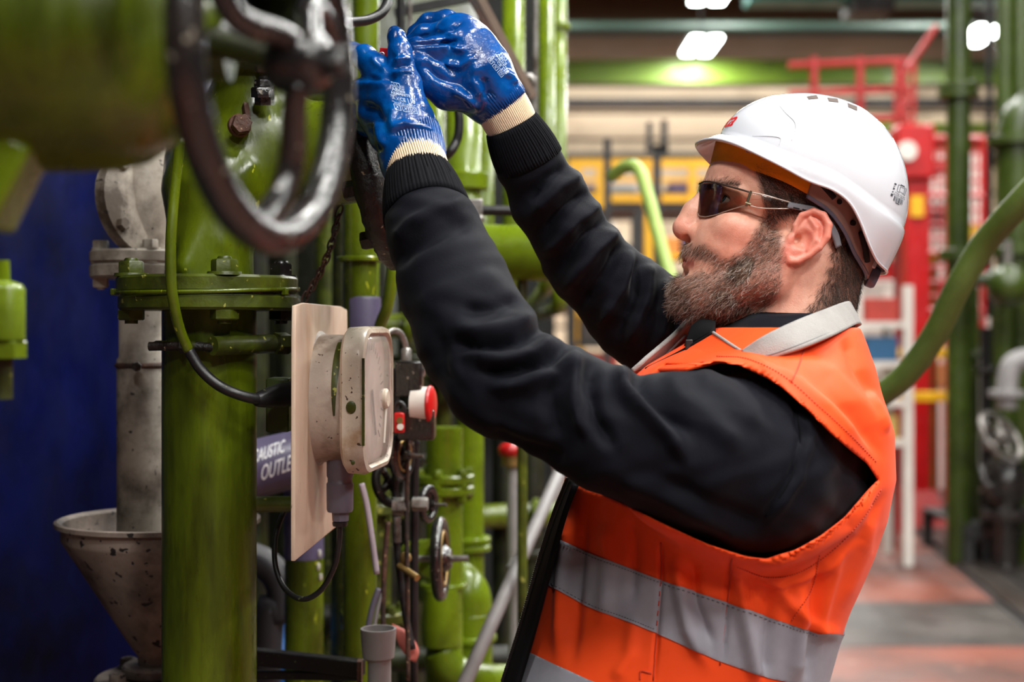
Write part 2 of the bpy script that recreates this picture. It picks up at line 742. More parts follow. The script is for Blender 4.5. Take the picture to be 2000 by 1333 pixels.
# back wall: horizontal cladding boards between dark rails
wb = struct('wall_back', MB().box((4, 27.15, 4.5), (26, 0.1, 9.2)), M_STEEL)
zz = 0.05
k = 0
while zz < 6.2:
    hgt = 0.46
    MB().box((4, 27.06, zz + hgt / 2), (26, 0.07, hgt)).build('panel', M_WALL, wb, bevel=0.02)
    zz += hgt + 0.05
    k += 1
for z0, z1 in ((6.46, 7.1), (7.16, 7.9)):
    MB().box((4, 27.06, (z0 + z1) / 2), (26, 0.07, z1 - z0)).build('panel', M_WALLB, wb, bevel=0.02)
for zr in (2.02, 3.05, 4.78, 5.82):
    MB().box((4, 26.95, zr), (26, 0.12, 0.14)).build('rail', M_STEEL, wb)
struct('wall_left', MB().box((-3.2, 8.4, 3.6), (6.9, 0.2, 7.2)), M_DARKW)
struct('ceiling', MB().box((4, 8, 8.6), (26, 40, 0.1)), M_ROOF)
for i, yy in enumerate((10, 15, 20, 25)):
    o = MB()
    o.box((4, yy, 8.2), (26, 0.25, 0.06)).box((4, yy, 7.6), (26, 0.25, 0.06)).box((4, yy, 7.9), (26, 0.06, 0.56))
    struct('trim_%d' % (4 + i), o, M_STEEL)
# unseen slab added over the pump skid to shade the plant below
mz = MB().box((-2.5, 3.35, 3.05), (4.0, 5.5, 0.08))
for yy in (0.8, 2.0, 3.2, 4.4, 5.6):
    mz.box((-2.5, yy, 2.93), (4.0, 0.1, 0.16))
struct('trim_8', mz, M_STEEL)
# crane runway beams
g = thing('crane_beam', 'long green steel crane beam under the lit hanging lamp', 'beam', (4.5, 21.2, 5.4))
for nm, zc, hh, yw in (('flange', 5.46, 0.04, 0.20), ('web', 5.31, 0.28, 0.05), ('flange', 5.16, 0.04, 0.20)):
    MB().box((4.5, 20.95, zc), (15, yw, hh)).build(nm, M_BEAMG, g)
g = thing('crane_bridge', 'teal overhead crane bridge high under the dark roof', 'crane', (6, 17, 5.6))
MB().box((6.4, 17.6, 5.72), (7, 0.5, 0.34)).build('girder', M_TEAL, g, bevel=0.02)
MB().box((4.4, 17.6, 5.55), (0.5, 0.7, 0.3)).build('hoist', M_STEEL, g, bevel=0.03)
g = thing('roof_pipe', 'dark green pipe running under the roof above the lamps', 'pipe', (4, 24, 6.55))
MB().cyl((-2, 24, 6.62), (11, 24, 6.62), 0.09).build('tube', paint('dark_green_paint', srgb(10, 34, 24), 0.6), g)
g = thing('wall_pipe', 'olive pipe along the beige wall above the yellow railing', 'pipe', (4, 26.5, 5.3))
MB().cyl((4.2, 26.6, 5.28), (9, 26.6, 5.28), 0.10).build('tube', M_BEAMG, g)

# high bay lamps: two glowing panels in a dark frame; each carries its own light
M_LAMP = emit('lamp_panel', (0.93, 1.0, 0.94, 1), 26.0)
LAMPS = [  # x, y, z, label
    (2.66, 20.0, 5.50, 'twin panel hanging lamp lighting up the green crane beam'),
    (2.43, 17.2, 5.60, 'twin panel hanging lamp cut by the top edge of the photo'),
    (6.30, 19.2, 5.48, 'twin panel hanging lamp behind the right hand green pipe'),
]
for yy in (13.5, 10.0, 6.6, 3.4, 0.4, -2.6, -5.6):
    for xx in (1.6, 4.8) if yy > -5 else (0.6, 3.2):
        LAMPS.append((xx, yy, 5.8, None))
LAMPS += [(-1.4, -0.9, 5.8, None), (0.0, 22.6, 7.5, None), (3.6, 22.6, 7.5, None), (7.2, 22.6, 7.5, None)]  # last three are unseen, added to brighten the back wall
for i, (lx_, ly, lz, lb) in enumerate(LAMPS):
    t = thing('high_bay_lamp', lb or 'twin panel hanging lamp over the aisle outside the photo', 'lamp', (lx_, ly, lz), 'high bay lamps' if lb else 'high bay lamps outside the photo')
    MB().box((lx_, ly, lz + 0.06), (0.46, 1.24, 0.06)).build('housing', M_STEEL, t, bevel=0.01)
    for s in (-1, 1):
        MB().box((lx_ + s * 0.125, ly, lz + 0.012), (0.17, 1.20, 0.035)).build('panel', M_LAMP, t, bevel=0.01)
    MB().cyl((lx_, ly, lz + 0.09), (lx_, ly, 8.53), 0.012, 8).build('drop_rod', M_STEEL, t)
    l = bpy.data.lights.new('lamp_light', 'AREA')
    l.energy = LAMP_W * (4.0 if ly > 22 else 1.0)  # the added back wall lamps burn stronger than the rest
    l.color = (1.0, 0.98, 0.94)
    l.shape = 'RECTANGLE'
    l.size, l.size_y = 0.40, 1.15
    lo_ = bpy.data.objects.new('lamp_light', l)
    COL.objects.link(lo_)
    lo_.parent = t
    lo_.location = (0, 0, -0.012)
# ------------------------------------------------------------------ pipework and valves
CY = srgb(150, 160, 40)
M_G = paint('olive_green_paint', srgb(88, 102, 10), 0.30, 0.28, srgb(58, 66, 8), 0.35, srgb(160, 165, 40), 0.04, 16, 0.22, stretch=(1, 1, 0.45))
M_GS = paint('olive_green_streaked_paint', srgb(84, 98, 8), 0.31, 0.38, srgb(46, 54, 5), 0.42, None, 0.0, 20, 0.16, stretch=(1, 1, 0.16))
M_GD = paint('olive_green_dirty_paint', srgb(74, 84, 14), 0.42, 0.4, srgb(40, 42, 14), 0.55, srgb(150, 150, 70), 0.12, 18, 0.3)
M_GDD = paint('shaded_green_paint', srgb(46, 52, 14), 0.5, 0.5, srgb(22, 22, 12), 0.6, None, 0, 14, 0.3)  # green of the deep background, with its shade put into the colour
M_GL = paint('lit_green_paint', srgb(102, 122, 14), 0.30, 0.2, srgb(84, 100, 16), 0.3, None, 0, 9, 0.12)  # brighter copy of the olive, light on the farther pipes put into the colour
M_GDK = paint('deep_green_paint', srgb(56, 70, 22), 0.35, 0.25, srgb(36, 46, 16), 0.35, None, 0, 6, 0.12)
M_PURP = paint('purple_band_paint', srgb(88, 80, 108), 0.4, 0.15, srgb(64, 54, 74), 0.25, None, 0, 20, 0.1)
M_GREYP = paint('dirty_grey_paint', srgb(160, 150, 138), 0.6, 0.18, srgb(70, 58, 48), 0.4, srgb(48, 40, 34), 0.12, 16, 0.3)
M_STAIN = paint('stained_plastic', srgb(134, 120, 110), 0.6, 0.3, srgb(58, 46, 42), 0.55, srgb(28, 24, 24), 0.22, 14, 0.3)
M_IRON = paint('worn_black_iron', srgb(28, 25, 25), 0.23, 0.4, srgb(40, 32, 28), 0.3, srgb(120, 112, 100), 0.10, 30, 0.35, spec=0.9, rvar=0.1)
M_RUST = paint('rust', srgb(82, 50, 36), 0.7, 0.4, srgb(36, 26, 22), 0.5, srgb(150, 120, 90), 0.12, 40, 0.6)
M_RUSTD = paint('dark_rusty_iron', srgb(34, 22, 18), 0.5, 0.5, srgb(14, 11, 10), 0.55, srgb(150, 136, 112), 0.05, 24, 0.8)
M_CREAM = paint('cream_painted_board', srgb(214, 188, 166), 0.55, 0.07, srgb(196, 158, 130), 0.3, srgb(120, 84, 60), 0.03, 18, 0.1, stretch=(1, 1, 0.25))
M_CASE = paint('dirty_cast_aluminium', srgb(172, 158, 146), 0.5, 0.18, srgb(118, 100, 86), 0.4, srgb(70, 58, 50), 0.08, 26, 0.25)
M_BEZ = paint('chipped_cream_enamel', srgb(200, 187, 170), 0.35, 0.08, srgb(168, 140, 112), 0.25, srgb(74, 58, 44), 0.10, 30, 0.15)
M_PVC = paint('grey_purple_plastic', srgb(98, 94, 108), 0.45, 0.1, None, 0, None, 0, 30, 0.08)
M_PVCG = paint('grey_plastic_pipe', srgb(138, 134, 134), 0.45, 0.12, None, 0, None, 0, 20, 0.08)
M_BLK = paint('black_rubber', srgb(26, 24, 26), 0.42, 0.25, None, 0, srgb(96, 100, 60), 0.02, 40, 0.1)
M_STL = paint('dull_steel', srgb(150, 146, 142), 0.35, 0.2, srgb(86, 74, 66), 0.35, None, 0, 40, 0.15, metal=0.6)
M_BRASS = paint('old_brass', srgb(150, 122, 72), 0.4, 0.2, None, 0, None, 0, 40, 0.1, metal=0.6)
M_BLUE = paint('dark_blue_tank_paint', srgb(3, 10, 56), 0.5, 0.45, srgb(1, 3, 14), 0.5, None, 0.0, 7, 0.25, stretch=(1, 1, 0.5), spec=0.15)
M_RED = paint('red_machine_paint', srgb(178, 8, 14), 0.4, 0.15, None, 0, None, 0, 6, 0.05)
M_REDD = paint('faded_red_rail_paint', srgb(156, 34, 32), 0.5, 0.15, None, 0, None, 0, 6, 0.05)
M_YELR = paint('yellow_rail_paint', srgb(240, 180, 24), 0.5, 0.1, None, 0, None, 0, 6, 0.05)
M_WHT = paint('off_white_panel', srgb(222, 214, 206), 0.5, 0.08, None, 0, None, 0, 5, 0.05)


def flange(root, c, axis, R, t, mat, nb=0, rb=0.0, nut=0.012, bh=0.013, phase=0.0, both=True, name='flange', bmat=None, lip=0.0):
    """flange disc from c along axis, with hex bolts"""
    c = Vector(c)
    u, v, n = frame(axis)
    bv = min(t * 0.18, 0.003)
    f = MB().lathe(c, n, [(R - bv, 0), (R, bv), (R, t - bv), (R - bv, t)], 48).build(name, mat, root)
    for i in range(nb):
        a = phase + 2 * math.pi * i / nb
        p = c + (u * math.cos(a) + v * math.sin(a)) * rb
        b = MB().hexnut(p + n * t, n, nut, bh, a).lathe(p + n * (t - 0.0005), n, [(nut * 1.25, 0), (nut * 1.25, 0.0025)], 20)
        if both:
            b.hexnut(p, -n, nut, bh, a).cyl(p - n * bh * 1.2, p + n * (t + bh * 1.1), nut * 0.5, 10)
        b.build('bolt', bmat or mat, f)
    return f


def bpipe(name, label, px, d, y0, y1, rpx, mat, group=None):
    """upright pipe that turns back into the partition wall at photo row y1"""
    r = S(rpx, d)
    b, a = P(px, y0, d), P(px, y1, d)
    t = thing(name, label, 'pipe', a, group)
    k = r * 2.2
    pts = [b, a + Vector((0, 0, k * 1.5)), a + Vector((0, 0, k)), a + Vector((0, k * 0.12, k * 0.5)), a + Vector((0, k * 0.5, k * 0.12)), a + Vector((0, k, 0)), a + Vector((0, k * 1.5, 0)), Vector((a.x, 8.29, a.z))]
    MB().tube(pts, r, 28).build('tube', mat, t, 180)
    return t


def vpipe(name, label, px, d, y0, y1, rpx, mat, group=None, seg=32, z0=None):
    """vertical pipe standing at photo column px"""
    a, b = P(px, y1, d), P(px, y0, d)
    if z0 is not None:
        a.z = z0
    r = S(rpx, d)
    t = thing(name, label, 'pipe', a, group)
    MB().cyl(a, b, r, seg).build('tube', mat, t)
    return t


# --- 1. blue tank behind everything on the left
t = thing('blue_tank', 'dark blue painted tank behind the grey funnel', 'tank', (-1.3, 3.0, 0))
MB().lathe((-1.30, 3.0, 0.0), (0, 0, 1), [(0.66, 0), (0.68, 0.03), (0.68, 2.7), (0.62, 2.85), (0.3, 2.98), (0.02, 3.0)], 72).build('shell', M_BLUE, t)
MB().torus((-1.30, 3.0, 0.62), (0, 0, 1), 0.68, 0.012, 72, 8).build('hoop', M_BLUE, t)
MB().torus((-1.30, 3.0, 2.3), (0, 0, 1), 0.68, 0.012, 72, 8).build('hoop', M_BLUE, t)

# --- 2. grey drain: stub pipe with flange and valve above a funnel
gx = P(274, 800, 1.98)
t = thing('drain_pipe', 'grey painted drain pipe ending inside the funnel', 'pipe', P(274, 1040, 1.98))
MB().lathe(P(274, 1042, 1.98), (0, 0, 1), [(S(45, 1.98), 0), (S(45, 1.98), S(340, 1.98)), (S(41, 1.98), S(345, 1.98)), (S(41, 1.98), S(500, 1.98))], 36).build('tube', M_GREYP, t)
MB().torus(P(274, 714, 1.98), (0, 0, 1), S(43, 1.98), S(6, 1.98), 36, 8).build('clamp', M_RUST, t)
MB().hexnut(P(266, 716, 1.925), (0.3, -1, 0), 0.007, 0.02).build('clamp_bolt', M_RUST, t)
flange(t, P(274, 545, 1.98), (0, 0, 1), S(96, 1.98), S(28, 1.98), M_GREYP, 4, S(76, 1.98), 0.011, 0.013, 0.5)
flange(t, P(274, 516, 1.98), (0, 0, 1), S(96, 1.98), S(26, 1.98), M_GREYP, 4, S(76, 1.98), 0.011, 0.013, 0.5, both=False)
bd = MB()
bd.lathe(P(284, 490, 1.98), (0, 0, 1), [(S(48, 1.98), 0), (S(50, 1.98), 0.02), (S(62, 1.98), 0.055), (S(60, 1.98), 0.09), (S(52, 1.98), 0.12), (S(44, 1.98), 0.16)], 36)
vb = bd.build('valve_body', M_GREYP, t)
MB().lathe(P(262, 400, 1.97), (0.85, -0.5, 0.15), [(0.05, 0), (0.075, 0.004), (0.075, 0.022), (0.05, 0.026)], 36).build('body_flange', M_GREYP, vb)
for a in (0.6, 2.2, 3.8, 5.4):
    u, v, n = frame((0.85, -0.5, 0.15))
    MB().hexnut(P(262, 400, 1.97) + (u * math.cos(a) + v * math.sin(a)) * 0.063 + n * 0.022, n, 0.009, 0.010).build('bolt', M_GREYP, vb)

t = thing('funnel', 'stained grey plastic funnel under the drain pipe', 'funnel', P(310, 1290, 1.98))
r = lambda a: S(a, 1.98)
pr = [(r(38), 0), (r(40), r(30)), (r(60), r(60)), (r(180), r(255)), (r(184), r(262)), (r(184), r(284)), (r(196), r(288)), (r(196), r(296)), (r(190), r(298)), (r(180), r(292)), (r(176), r(262)), (r(56), r(64)), (r(30), r(30))]
MB().lathe(P(310, 1310, 1.98), (0, 0, 1), pr, 64, cap=False).build('cone', M_STAIN, t)
flange(t, P(310, 1345, 1.98), (0, 0, 1), r(122), r(26), M_STAIN, 4, r(96), 0.012, 0.014, 0.9)
flange(t, P(310, 1318, 1.98), (0, 0, 1), r(70), r(22), M_STAIN)
MB().cyl(P(310, 1340, 1.98), (P(310, 1340, 1.98).x, 1.98, 0), r(40)).build('drain_tube', M_STAIN, t)

# --- 3. main green riser, flange pair, valve body
DM = 1.72
mx_ = P(409, 600, DM).x
t = thing('green_riser_pipe', 'thick olive green riser pipe in the left foreground below the bolted flange', 'pipe', (mx_, DM, 0))
MB().cyl((mx_, DM, 0), P(409, 600, DM), S(91, DM), 64).build('tube', M_GS, t)
flange(t, P(408, 607, DM), (0, 0, 1), S(172, DM), S(30, DM), M_GD)
fz = P(406, 574, DM)
fl = flange(t, fz, (0, 0, 1), S(174, DM), S(33, DM), M_GD)
MB().lathe(P(407, 578, DM), (0, 0, 1), [(S(160, DM), 0), (S(160, DM), S(5, DM))], 48).build('gasket', M_IRON, t)
for a in (-66, -156, 24, 114):
    th = math.radians(a)
    p = P(406, 541, DM) + Vector((math.cos(th), math.sin(th), 0)) * 0.0905
    b = MB().lathe(p, (0, 0, 1), [(0.0205, -0.001), (0.0195, 0.003)], 24).hexnut(p + Vector((0, 0, 0.003)), (0, 0, 1), 0.0155, 0.0145, th + 0.2).lathe(p + Vector((0, 0, 0.017)), (0, 0, 1), [(0.0085, 0), (0.0085, 0.002), (0.007, 0.004)], 16)
    q = P(406, 607, DM) + Vector((math.cos(th), math.sin(th), 0)) * 0.0905
    b.hexnut(q, (0, 0, -1), 0.0165, 0.012, th).cyl(q - Vector((0, 0, 0.016)), p + Vector((0, 0, 0.01)), 0.008, 10)
    b.build('bolt', M_GD if a in (-66, -156) else M_IRON, t)
# cable tie round the flange pair
tie = []
for i in range(49):
    a = 2 * math.pi * i / 48
    tie.append(P(406, 572, DM) + Vector((math.cos(a) * 0.1095, math.sin(a) * 0.1095, 0.0016 * math.sin(a * 2 + 1) + 0.003 * math.cos(a))))
tb = MB()
for sgn in (1,):
    tb.grid([[q + Vector((0, 0, 0.0022)) for q in tie], [q - Vector((0, 0, 0.0022)) for q in tie]])
cable_tie = thing('cable_tie', 'green painted cable tie around the bolted flange', 'cable tie', P(406, 572, DM - 0.11))
tb.build('strap', M_G, cable_tie, 180, solid=0.0015)
for a in (-158, -25):
    th = math.radians(a)
    MB().box(P(406, 572, DM) + Vector((math.cos(th) * 0.111, math.sin(th) * 0.111, 0.0)), (0.007, 0.006, 0.008), Matrix.Rotation(th, 3, 'Z')).build('lock', M_G, cable_tie, bevel=0.001)

# valve casting above the riser: neck, bulging body, outlet to the right
v_ = thing('green_globe_valve', 'olive green cast valve body above the riser behind the black handwheel', 'valve', P(406, 540, DM))
vf_ = Field((-0.50, 1.58, 1.58), (-0.16, 1.98, 1.93), 0.0034)
zz0 = P(0, 541, DM).z
vf_.chain([((mx_, DM, zz0 - 0.002), 0.053), ((mx_, DM, zz0 + 0.03), 0.047), ((mx_ + 0.004, DM + 0.01, zz0 + 0.10), 0.062)], 0.02)
vf_.ell(P(470, 330, 1.80), (0.095, 0.09, 0.10), 0.04)
vf_.chain([(P(470, 320, 1.79), 0.066), (P(640, 300, 1.775), 0.058), (P(690, 300, 1.77), 0.058)], 0.03)
vf_.chain([(P(500, 250, 1.77), 0.055), (P(500, 120, 1.77), 0.05)], 0.03)
vf_.cone(P(425, 310, 1.70), P(432, 480, 1.68), 0.006, 0.006, 0.008)
vf_.cone(P(360, 520, 1.67), P(420, 370, 1.70), 0.010, 0.012, 0.014)
v1, q1 = vf_.mesh()
v1 = np_smooth(v1, q1, 2)
castb = link_mesh('casting', np_mesh('casting', v1, q1), M_G, v_)
flange(v_, P(505, 128, 1.775), (0.05, -0.12, 1), 0.085, 0.022, M_G, 6, 0.070, 0.011, 0.012, 0.4, True, 'bonnet_flange', M_RUST)
bt = MB().lathe(P(468, 245, 1.69), (0.35, -1, 0.05), [(0.014, -0.004), (0.014, 0.0), (0.0125, 0.002)], 20).hexnut(P(470, 245, 1.69), (0.35, -1, 0.05), 0.0125, 0.013, 0.2)
bt.build('bolt', M_RUST, v_)
MB().bar(P(478, 205, 1.70), P(483, 236, 1.69), 0.006, 0.012).build('lug', M_RUST, v_, bevel=0.001)
MB().hexnut(P(517, 205, 1.70), (0, -0.2, 1), 0.012, 0.03).cyl(P(517, 200, 1.70), P(517, 150, 1.70), 0.008, 12).build('stud', M_IRON, v_)
MB().hexnut(P(512, 190, 1.69), (0, -0.2, 1), 0.013, 0.012).build('nut', M_IRON, v_)
# rusty end flange of the outlet, facing the gloves
fl = MB()
ax_ = Vector((0.975, -0.17, 0.16))
rgp = random.Random(3)
prof = [(0.05, -0.012), (0.108, -0.012), (0.116, -0.006), (0.117, 0.010), (0.11, 0.016), (0.05, 0.018)]
fl.lathe(P(750, 345, 1.755), ax_, prof, 72)
fl.v = [tuple(c + rgp.uniform(-0.0022, 0.0022) for c in q) for q in fl.v]
ef = fl.build('end_flange', M_RUSTD, v_, 60)
u, v, n = frame(ax_)
for i in range(8):
    a = 2 * math.pi * i / 8 + 0.25
    MB().hexnut(P(750, 345, 1.755) + (u * math.cos(a) + v * math.sin(a)) * 0.092 - n * 0.012, -n, 0.012, 0.016, a).build('bolt', M_RUSTD, ef)
# grease and flaking scale along the rim
scale_ = Field((-0.30, 1.6, 1.55), (-0.10, 1.80, 1.92), 0.0028)
for i in range(52):
    a = math.radians(150 + i * 3.4)
    p = P(750, 345, 1.755) + (u * math.cos(a) + v * math.sin(a)) * 0.115 - n * rgp.uniform(-0.014, 0.012)
    scale_.ell(p, (rgp.uniform(0.003, 0.007), rgp.uniform(0.003, 0.006), rgp.uniform(0.003, 0.009)), 0.004)
s1, q1 = scale_.mesh()
link_mesh('scale', np_mesh('scale', s1, q1), M_RUSTD, ef)['kind'] = 'stuff'

# --- 4. foreground actuator with handwheel
t = thing('foreground_actuator', 'olive green domed valve actuator with a black handwheel blurred in the foreground', 'actuator', P(150, 340, 0.90))
pr = [(a * 0.882, b * 0.882) for a, b in [(0.100, 0), (0.100, 0.22), (0.0985, 0.245), (0.093, 0.268), (0.082, 0.285), (0.066, 0.296), (0.04, 0.302), (0.034, 0.304), (0.034, 0.33)]]
ao = P(-455, 62, 0.90)
MB().lathe(ao, (1, 0.03, 0.0), pr, 64).build('housing', M_GS, t)
MB().lathe(ao + Vector((0.141, 0, 0)), (1, 0.03, 0), [(0.0885, 0), (0.0908, 0.003), (0.0908, 0.016), (0.0885, 0.019)], 64, cap=False).build('band', M_GS, t)
MB().box(P(2, 355, 0.88), (0.030, 0.045, 0.058), Matrix.Rotation(0.45, 3, 'Y')).build('bracket', M_GL, t, bevel=0.004)

hwroot = t
TW = math.radians(16)
wn = Vector((math.cos(TW), -math.sin(TW), 0.0))
we = Vector((math.sin(TW), math.cos(TW), 0.0))
wz = Vector((0, 0, 1))
wc = P(528, 125, 0.82)
WR = 0.0997
MB().tube([wc + (we * math.cos(a) + wz * math.sin(a)) * WR for a in np.linspace(0, 2 * math.pi, 72, endpoint=False)], 0.0106, 20, True).build('handwheel', M_IRON, hwroot, 180, label='worn black iron handwheel')
hwheel = bpy.data.objects['handwheel']
hub = wc + wn * 0.019
MB().lathe(hub - wn * 0.018, wn, [(0.014, 0), (0.017, 0.004), (0.017, 0.028), (0.014, 0.033), (0.009, 0.035)], 28).build('hub', M_IRON, hwheel)
MB().hexnut(hub + wn * 0.018, wn, 0.010, 0.010).build('hub_nut', M_IRON, hwheel)
for a0 in (-104, 16, 136):
    pts = []
    for s in np.linspace(0, 1, 9):
        a = math.radians(a0 + 34 * math.sin(s * math.pi) * (1 - 0.3 * s))
        rr = 0.012 + (WR - 0.012) * s
        pts.append(wc + (we * math.cos(a) + wz * math.sin(a)) * rr + wn * (0.019 * (1 - s) ** 1.5))
    MB().tube(smooth_pts(pts, 3), 0.0075, 14).build('spoke', M_IRON, hwheel, 180)
MB().cyl(ao + Vector((0.265, 0.01, 0)), hub, 0.010, 16).build('stem', M_IRON, hwroot)

# small green union at the left edge
t = thing('green_union', 'blurred green pipe union cut by the left edge', 'fitting', P(12, 715, 1.12))
MB().hexnut(P(6, 700, 1.12), (0, 0, 1), S(44, 1.12), S(36, 1.12)).lathe(P(6, 664, 1.12), (0, 0, 1), [(S(42, 1.12), 0), (S(42, 1.12), S(98, 1.12)), (S(36, 1.12), S(108, 1.12)), (S(14, 1.12), S(116, 1.12)), (S(12, 1.12), S(155, 1.12))], 28).build('body', M_GL, t)
MB().cyl(P(0, 780, 1.12), P(0, 700, 1.12), S(24, 1.12)).build('tube', M_GD, t)

# --- 5. signal cable down the riser
t = thing('signal_cable', 'green painted cable hanging down the riser into a black gland', 'cable', P(335, 560, DM - 0.1))
cp = [P(352, 270, 1.60), P(342, 360, 1.60), P(334, 460, 1.595), P(334, 540, 1.595), P(338, 585, 1.60), P(350, 640, 1.615), P(368, 685, 1.63)]
MB().tube(smooth_pts(cp, 8), S(10.5, 1.6), 14).build('painted_sheath', M_G, t, 180)
cp2 = [P(368, 684, 1.63), P(392, 722, 1.63), P(425, 752, 1.63), P(462, 770, 1.63), P(502, 780, 1.64), P(530, 778, 1.66)]
MB().tube(smooth_pts(cp2, 8), S(10.5, 1.63), 14).build('black_sheath', M_BLK, t, 180)
MB().lathe(P(500, 782, 1.64), P(575, 768, 1.69) - P(500, 782, 1.64), [(S(12, 1.65), 0), (S(15, 1.65), 0.004), (S(20, 1.65), 0.02), (S(25, 1.65), 0.045), (S(25, 1.65), 0.06)], 20).build('gland', M_BLK, t)

# --- 6. pipe clamp and stand-off carrying the gauge board
t = thing('pipe_clamp', 'green painted U bolt clamp and tube holding the gauge board', 'clamp', P(409, 675, DM))
ub = [Vector((mx_ + math.cos(a) * 0.0615, DM + math.sin(a) * 0.0615, P(0, 674, DM).z)) for a in np.linspace(math.pi * 0.0, math.pi * -1.0, 20)]
MB().tube([Vector((mx_ + 0.0615, DM + 0.09, ub[0].z))] + ub + [Vector((mx_ - 0.0615, DM + 0.09, ub[0].z))], 0.0056, 10).build('u_bolt', M_GD, t, 180)
MB().tube([P(292, 677, 1.66), P(352, 676, 1.653)], 0.0055, 10).hexnut(P(352, 676, 1.653), (1, 0, 0), 0.009, 0.010).build('thread', M_RUSTD, t)
MB().tube([P(382, 676, 1.645), P(420, 680, 1.645)], 0.0055, 10).build('thread', M_RUSTD, t)
MB().cyl(P(415, 676, 1.64), P(560, 671, 1.72), S(19, 1.65), 24).build('stand_off', M_GD, t)
MB().hexnut(P(538, 671, 1.70), P(575, 671, 1.72) - P(538, 671, 1.70), S(22, 1.7), 0.02).build('lock_nut', M_GD, t)
MB().cyl(P(492, 986, 1.73), P(566, 985, 1.75), S(16, 1.73), 20).build('stand_off', M_GD, t)
MB().box(P(548, 790, 1.74), (0.028, 0.05, 0.065)).build('bracket', M_GDK, t, bevel=0.002)

# --- 7. gauge board and gauge
t = thing('gauge_board', 'cream painted board carrying the round gauge', 'board', P(572, 1097, 1.56))
c00, c01, c10, c11 = P(573, 590, 1.56), P(572, 1097, 1.56), P(675, 600, 1.93), P(675, 1012, 1.93)
rws = [[c00.lerp(c10, u_).lerp(c01.lerp(c11, u_), v2) for u_ in np.linspace(0, 1, 8)] for v2 in np.linspace(0, 1, 8)]
rws[0][0] += Vector((0, 0.004, -0.004))
rws[0][-1] += Vector((0, -0.004, -0.004))
MB().grid(rws).build('sheet', M_CREAM, t, 40, bevel=0.0012, solid=0.005)
MB().lathe(P(634, 630, 1.80), (1, -0.03, 0), [(0.005, -0.004), (0.005, 0.005)], 14).build('screw_hole', plain('black_gap', (0.006, 0.005, 0.005, 1), 0.9), t)
gn_ = Vector((math.cos(math.radians(7)), -math.sin(math.radians(7)), 0))
ge = Vector((math.sin(math.radians(7)), math.cos(math.radians(7)), 0))
gc = P(622, 778, 1.715)
gz_ = Vector((0, 0, 1))
gauge = thing('pressure_gauge', 'round dial gauge with a square cream bezel and clouded glass', 'gauge', gc - gz_ * 0.085)
MB().lathe(gc, gn_, [(0.080, 0), (0.081, 0.003), (0.077, 0.006), (0.076, 0.05)], 56).build('case', M_CASE, gauge)


def rsq(half, rad, n=8):
    pts = []
    for cx_, cy_, a0 in ((half - rad, half - rad, 0), (-half + rad, half - rad, 90), (-half + rad, -half + rad, 180), (half - rad, -half + rad, 270)):
        for i in range(n + 1):
            a = math.radians(a0 + 90 * i / n)
            pts.append((cx_ + rad * math.cos(a), cy_ + rad * math.sin(a)))
    return pts


bz = MB()
layers = [(0.080, 0.036, 0.046), (0.0855, 0.040, 0.050), (0.0865, 0.040, 0.068), (0.084, 0.039, 0.074), (0.079, 0.037, 0.0755), (0.076, 0.036, 0.071)]
vs, fs = [], []
for half, rad, h in layers:
    vs += [gc + ge * a + gz_ * b + gn_ * h for a, b in rsq(half, rad)]
nn = 36
for j in range(len(layers) - 1):
    for i in range(nn):
        k = (i + 1) % nn
        fs.append((j * nn + i, (j + 1) * nn + i, (j + 1) * nn + k, j * nn + k))
fs.append(tuple(range(nn)))
bz.add(vs, fs)
bez = bz.build('bezel', M_BEZ, gauge, 35)
dial = MB()
dial.add([gc + ge * a + gz_ * b + gn_ * 0.064 for a, b in rsq(0.077, 0.037)], [tuple(range(36))])
M_DIAL = paint('faded_dial', srgb(206, 190, 180), 0.5, 0.08, srgb(176, 156, 146), 0.2, None, 0, 20, 0.0)
dl = dial.build('dial', M_DIAL, gauge)
tk = MB()
for i in range(28):
    a = math.radians(-45 + i * 10)
    d_ = ge * math.cos(a) + gz_ * math.sin(a)
    tk.bar(gc + gn_ * 0.0645 + d_ * 0.058, gc + gn_ * 0.0645 + d_ * (0.066 if i % 3 else 0.070), 0.0008, 0.0012)
tk.build('scale_marks', plain('dial_ink', srgb(70, 60, 60), 0.6), dl)
gm = bpy.data.materials.new('clouded_glass')
gm.use_nodes = True
nt = gm.node_tree
pb = nt.nodes['Principled BSDF']
pb.inputs['Base Color'].default_value = srgb(206, 192, 184)
pb.inputs['Roughness'].default_value = 0.12
tr = N(nt, 'ShaderNodeBsdfTransparent')
mxs = N(nt, 'ShaderNodeMixShader')
mxs.inputs[0].default_value = 0.55
nt.links.new(pb.outputs[0], mxs.inputs[1])
nt.links.new(tr.outputs[0], mxs.inputs[2])
nt.links.new(mxs.outputs[0], nt.nodes['Material Output'].inputs[0])
gl_ = MB()
dome = []
for j in range(7):
    t_ = j / 6
    ring_ = rsq(0.0755 * math.cos(t_ * math.pi / 2 * 0.9) + 0.0005, 0.0365 * math.cos(t_ * math.pi / 2 * 0.9) + 0.0004)
    dome.append([gc + ge * a + gz_ * b + gn_ * (0.071 + 0.010 * math.sin(t_ * math.pi / 2)) for a, b in ring_])
gl_.grid([r_ + [r_[0]] for r_ in dome]).add(dome[-1], [tuple(range(36))])
glass = gl_.build('glass', gm, gauge, 180)
MB().lathe(gc + gn_ * 0.080, gn_, [(0.012, 0), (0.012, 0.004), (0.010, 0.006)], 24).build('knob', M_BEZ, glass)
MB().bar(gc + gn_ * 0.0835 + gz_ * -0.008, gc + gn_ * 0.0835 + gz_ * -0.052 - ge * 0.012, 0.002, 0.0012).build('set_pointer', plain('pale_needle', srgb(226, 216, 204), 0.4), glass)
